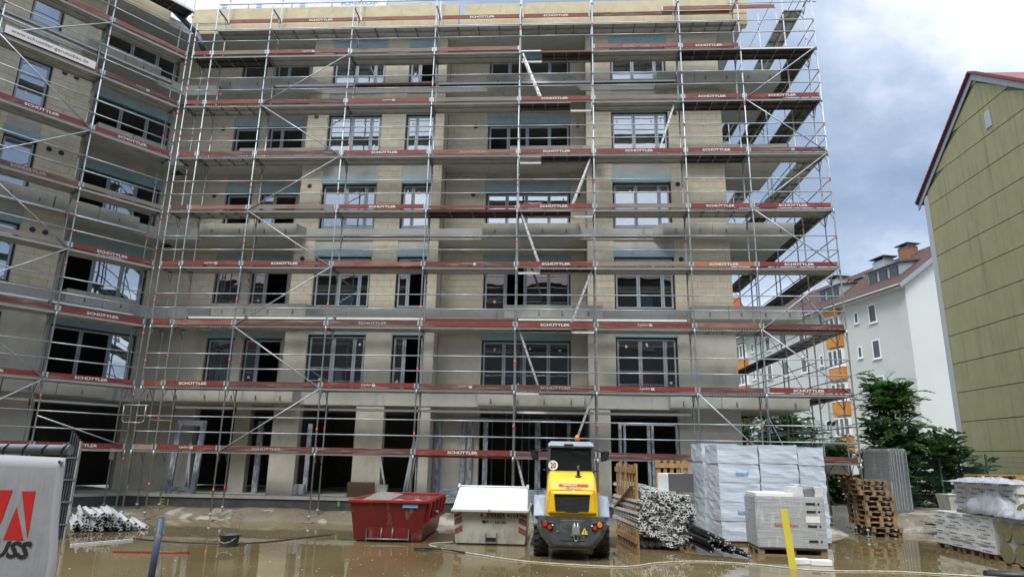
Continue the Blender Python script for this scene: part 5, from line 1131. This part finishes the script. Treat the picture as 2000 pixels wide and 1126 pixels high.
def chim(s_, y, w_, d_, zt, m, cap=True):
    if m == 'brick':
        c = wput(MB().box(s_+.01, s_+w_-.01, y-d_+.01, y-.01, ZW+1.8, zt), 'chimney', 'mortar', WB); bk = {}
        r_ = 0; z_ = zt-1.7
        while z_ < zt-.05:
            x = -.1 if r_ % 2 else 0
            for face in (0, 1):
                L_ = w_ if face == 0 else d_; x = -.12 if r_ % 2 else 0
                while x < L_-.05:
                    a, b_ = max(0, x), min(L_, x+.24); k = (round(b_-a-.015, 3), face)
                    if k not in bk: bk[k] = (MB().box(0, k[0], 0, .03, 0, .095) if face == 0 else MB().box(0, .03, -k[0], 0, 0, .095)).mesh('brick', ['brick'])
                    link('brick', bk[k], WB, FWn.p(s_+a, y-.01, z_) if face == 0 else FWn.p(s_-.02, y-a, z_), FWn.a); x += .24
            z_ += .11; r_ += 1
    else: wput(MB().box(s_, s_+w_, y-d_, y, ZW+1.2, zt), 'chimney', m, WB)
    wput(MB().box(s_+.1, s_+.16, y-d_+.1, y-.1, zt, zt+.25), 'cap_post', 'galv', WB); wput(MB().box(s_+w_-.16, s_+w_-.1, y-d_+.1, y-.1, zt, zt+.25), 'cap_post', 'galv', WB)
    wput(MB().hexa([(s_-.25, y-d_-.2, zt+.25), (s_+w_+.25, y-d_-.2, zt+.25), (s_+w_+.25, y+.2, zt+.25), (s_-.25, y+.2, zt+.25)], [(s_-.1, y-d_-.05, zt+.36), (s_+w_+.1, y-d_-.05, zt+.36), (s_+w_+.1, y+.05, zt+.36), (s_-.1, y+.05, zt+.36)]), 'chimney_cap', 'dgrey', WB)
chim(3.9, -4.3, 1.1, 1.0, 19.75, 'brick'); chim(5.4, -3.2, 1.4, 1.1, 19.0, 'zinc'); chim(8.7, -3.6, .9, .9, 18.0, 'zinc'); chim(11.6, -3.2, 1.1, 1.2, 18.9, 'greyrender'); chim(1.0, -5.4, .7, .7, 20.0, 'zinc')
wput(MB().tube((9.1, -2.6, 16.8), (9.1, -2.6, 17.9), .09, 8), 'vent_pipe', 'tileorange', WB)
# further house with an orange roof
FH = thing('orange_roof_house', 'distant house with a bright orange roof glimpsed through the scaffold', 'house', (14, 66, 0))
MB().box(-4, 12, -6, 6, 0, 17).build('wall', 'renderw', FH); MB().prism([(-4.6, 16.8), (12.6, 16.8), (10, 21.5), (-2, 21.5)], -6.5, 6.5).build('roof', 'tileorange', FH)

# ------------------------------------------------------------------ fence on the right
FE = thing('wire_fence', 'green wire mesh fence in front of the olive house', 'fence', (17, 6.6, .35))
for i in range(4):
    x = -2.6+1.75*i; MB().box(x-.03, x+.03, -.03, .03, 0, 2.15).build('post', 'mesh_green', FE)
mb = MB()
for i in range(0, 110): mb.bar((-2.6+.05*i, 0, .05), (-2.6+.05*i, 0, 2.05), .005, .005)
mb.build('vertical_wires', 'mesh_green', FE)['kind'] = 'stuff'
mb = MB()
for i in range(11): mb.bar((-2.6, .01, .05+.2*i), (2.85, .01, .05+.2*i), .010, .008)
mb.build('horizontal_wire', 'mesh_green', FE)

# ------------------------------------------------------------------ vegetation
def frond(mb, p, d, L_, rr, nl=9, lw=.075, ll=.23):
    """pinnate leaf: drooping stem with paired leaflets"""
    d = d.normalized(); side = d.cross(Vector((0, 0, 1))); side = side.normalized() if side.length > .01 else Vector((1, 0, 0)); prev = p
    for i in range(nl):
        t_ = (i+1)/nl; q = p+d*L_*t_+Vector((0, 0, -.30*L_*t_*t_))
        for s_ in (-1, 1):
            u_ = (side*s_+d*.45+Vector((0, 0, rr.uniform(-.35, .1)))).normalized(); w_ = d*lw; l_ = ll*(1-.3*t_)
            k = len(mb.v); mb.v += [tuple(q-w_*.5), tuple(q+u_*l_*.5-w_), tuple(q+u_*l_), tuple(q+u_*l_*.5+w_*.8)]; mb.f.append((k, k+1, k+2, k+3)); mb.m.append(0); mb.sm.append(False)
        prev = q
def tree(name, label, x, y, z0, H, rad, n, seed, mats=('leafa', 'leafb'), base=.15, L_=.8, group=None):
    rr = random.Random(seed); t = thing(name, label, 'tree' if 'tree' in name else 'shrub', (x, y, z0), 0, group); tr = MB(); tr.tube((0, 0, 0), (.05, 0, H*.45), .09*H/5, 9, 0, .06*H/5); tr.tube((.05, 0, H*.45), (0, .05, H*.92), .06*H/5, 8, 0, .02)
    cr = [MB(), MB()]
    nb = max(5, n//22)
    for b_ in range(nb):
        h0 = H*rr.uniform(base, .9); a = rr.uniform(0, 2*math.pi); prof_ = min(1, (1-h0/H)*1.5+.10) if base > .3 else math.sin(min(1, (1-h0/H)*1.15+.12)*math.pi*.62); L2 = rad*prof_*rr.uniform(.7, 1.1)
        p0 = Vector((0, 0, h0*.85)); p1 = Vector((math.cos(a)*L2*.8, math.sin(a)*L2*.8, h0+rr.uniform(0, .25)*H*.3)); tr.tube(p0, p0.lerp(p1, .8), .014, 5, 0, .006, cap=False)
        m_ = n//nb
        for i in range(m_):
            u_ = rr.random()**.6; p = p0.lerp(p1, u_)+Vector([rr.gauss(0, rad*.16) for _ in range(3)]); aa = a+rr.gauss(0, 1.0)
            frond(cr[0 if rr.random() < .6 else 1], p, Vector((math.cos(aa), math.sin(aa), rr.uniform(-.35, 1.0))), L_*rr.uniform(.6, 1.15), rr)
    tr.build('trunk', 'bark', t); cr[0].build('crown', mats[0], t); cr[1].build('crown', mats[1], t); return t
tree('ailanthus_tree', 'tree of heaven with drooping feathered leaves in front of the pale house', 15.4, 8.2, .4, 5.7, 1.65, 560, 3, base=.33, L_=.75)
tree('leafy_shrub', 'dark shrub behind the tall wrapped stack and left of the fence', 16.6, 7.6, .4, 2.7, 1.5, 480, 5, ('leafb', 'leafb'), base=.05, L_=.55)
tree('leafy_shrub', 'low leafy shrub at the foot of the tree of heaven', 14.6, 7.4, .4, 2.7, 1.5, 500, 6, ('leafb', 'leafb'), base=.05, L_=.5)
tree('leafy_shrub', 'slim shrub with feathered leaves sticking out beside the fence', 17.8, 8.3, .4, 3.4, 1.2, 170, 8, ('leafa', 'leafb'), base=.2, L_=.6)
for i, (x, y, H, r_, n) in enumerate(((9.3, 13.5, 4.4, 2.1, 700), (11.0, 14.5, 4.9, 2.3, 800), (12.6, 12.2, 4.2, 2.0, 650), (13.0, 9.9, 3.0, 1.6, 520), (11.6, 12.0, 3.2, 1.9, 600))):
    tree('leafy_shrub', ['bushy tree seen behind the corner column through the scaffold', 'tallest bush behind the scaffold, under the corner balcony', 'bush behind the right scaffold standards in front of the pale house', 'bush just right of the scaffold, behind the pallet stack', 'low bush between the larger bushes behind the scaffold'][i], x, y, .35, H, r_, n, 20+i, ('leafa', 'leafb'), base=.05, L_=.7)

# ------------------------------------------------------------------ house row added behind the camera to darken window reflections and shade lower floors
HB = thing('added_house_row', 'plain grey house row added out of view behind the camera, mirrored in the lower windows', 'house', (0, -37, 0))
MB().box(-55, 55, -6, 6, 0, 16.8).build('wall', 'plasterdark', HB)
MB().hexa([(-55.5, -6.6, 16.805), (55.5, -6.6, 16.805), (55.5, 6.6, 16.805), (-55.5, 6.6, 16.805)], [(-52, -.5, 20.5), (52, -.5, 20.5), (52, .5, 20.5), (-52, .5, 20.5)]).build('roof', 'tile', HB)
wme = MB().box(-.6, .6, 0, .05, 0, 1.5).mesh('window', ['winglass'])
for fl in range(6):
    for i in range(30 if fl < 5 else 0): link('window', wme, HB, (-53+3.65*i, 6.0, 1.5+3.1*fl))
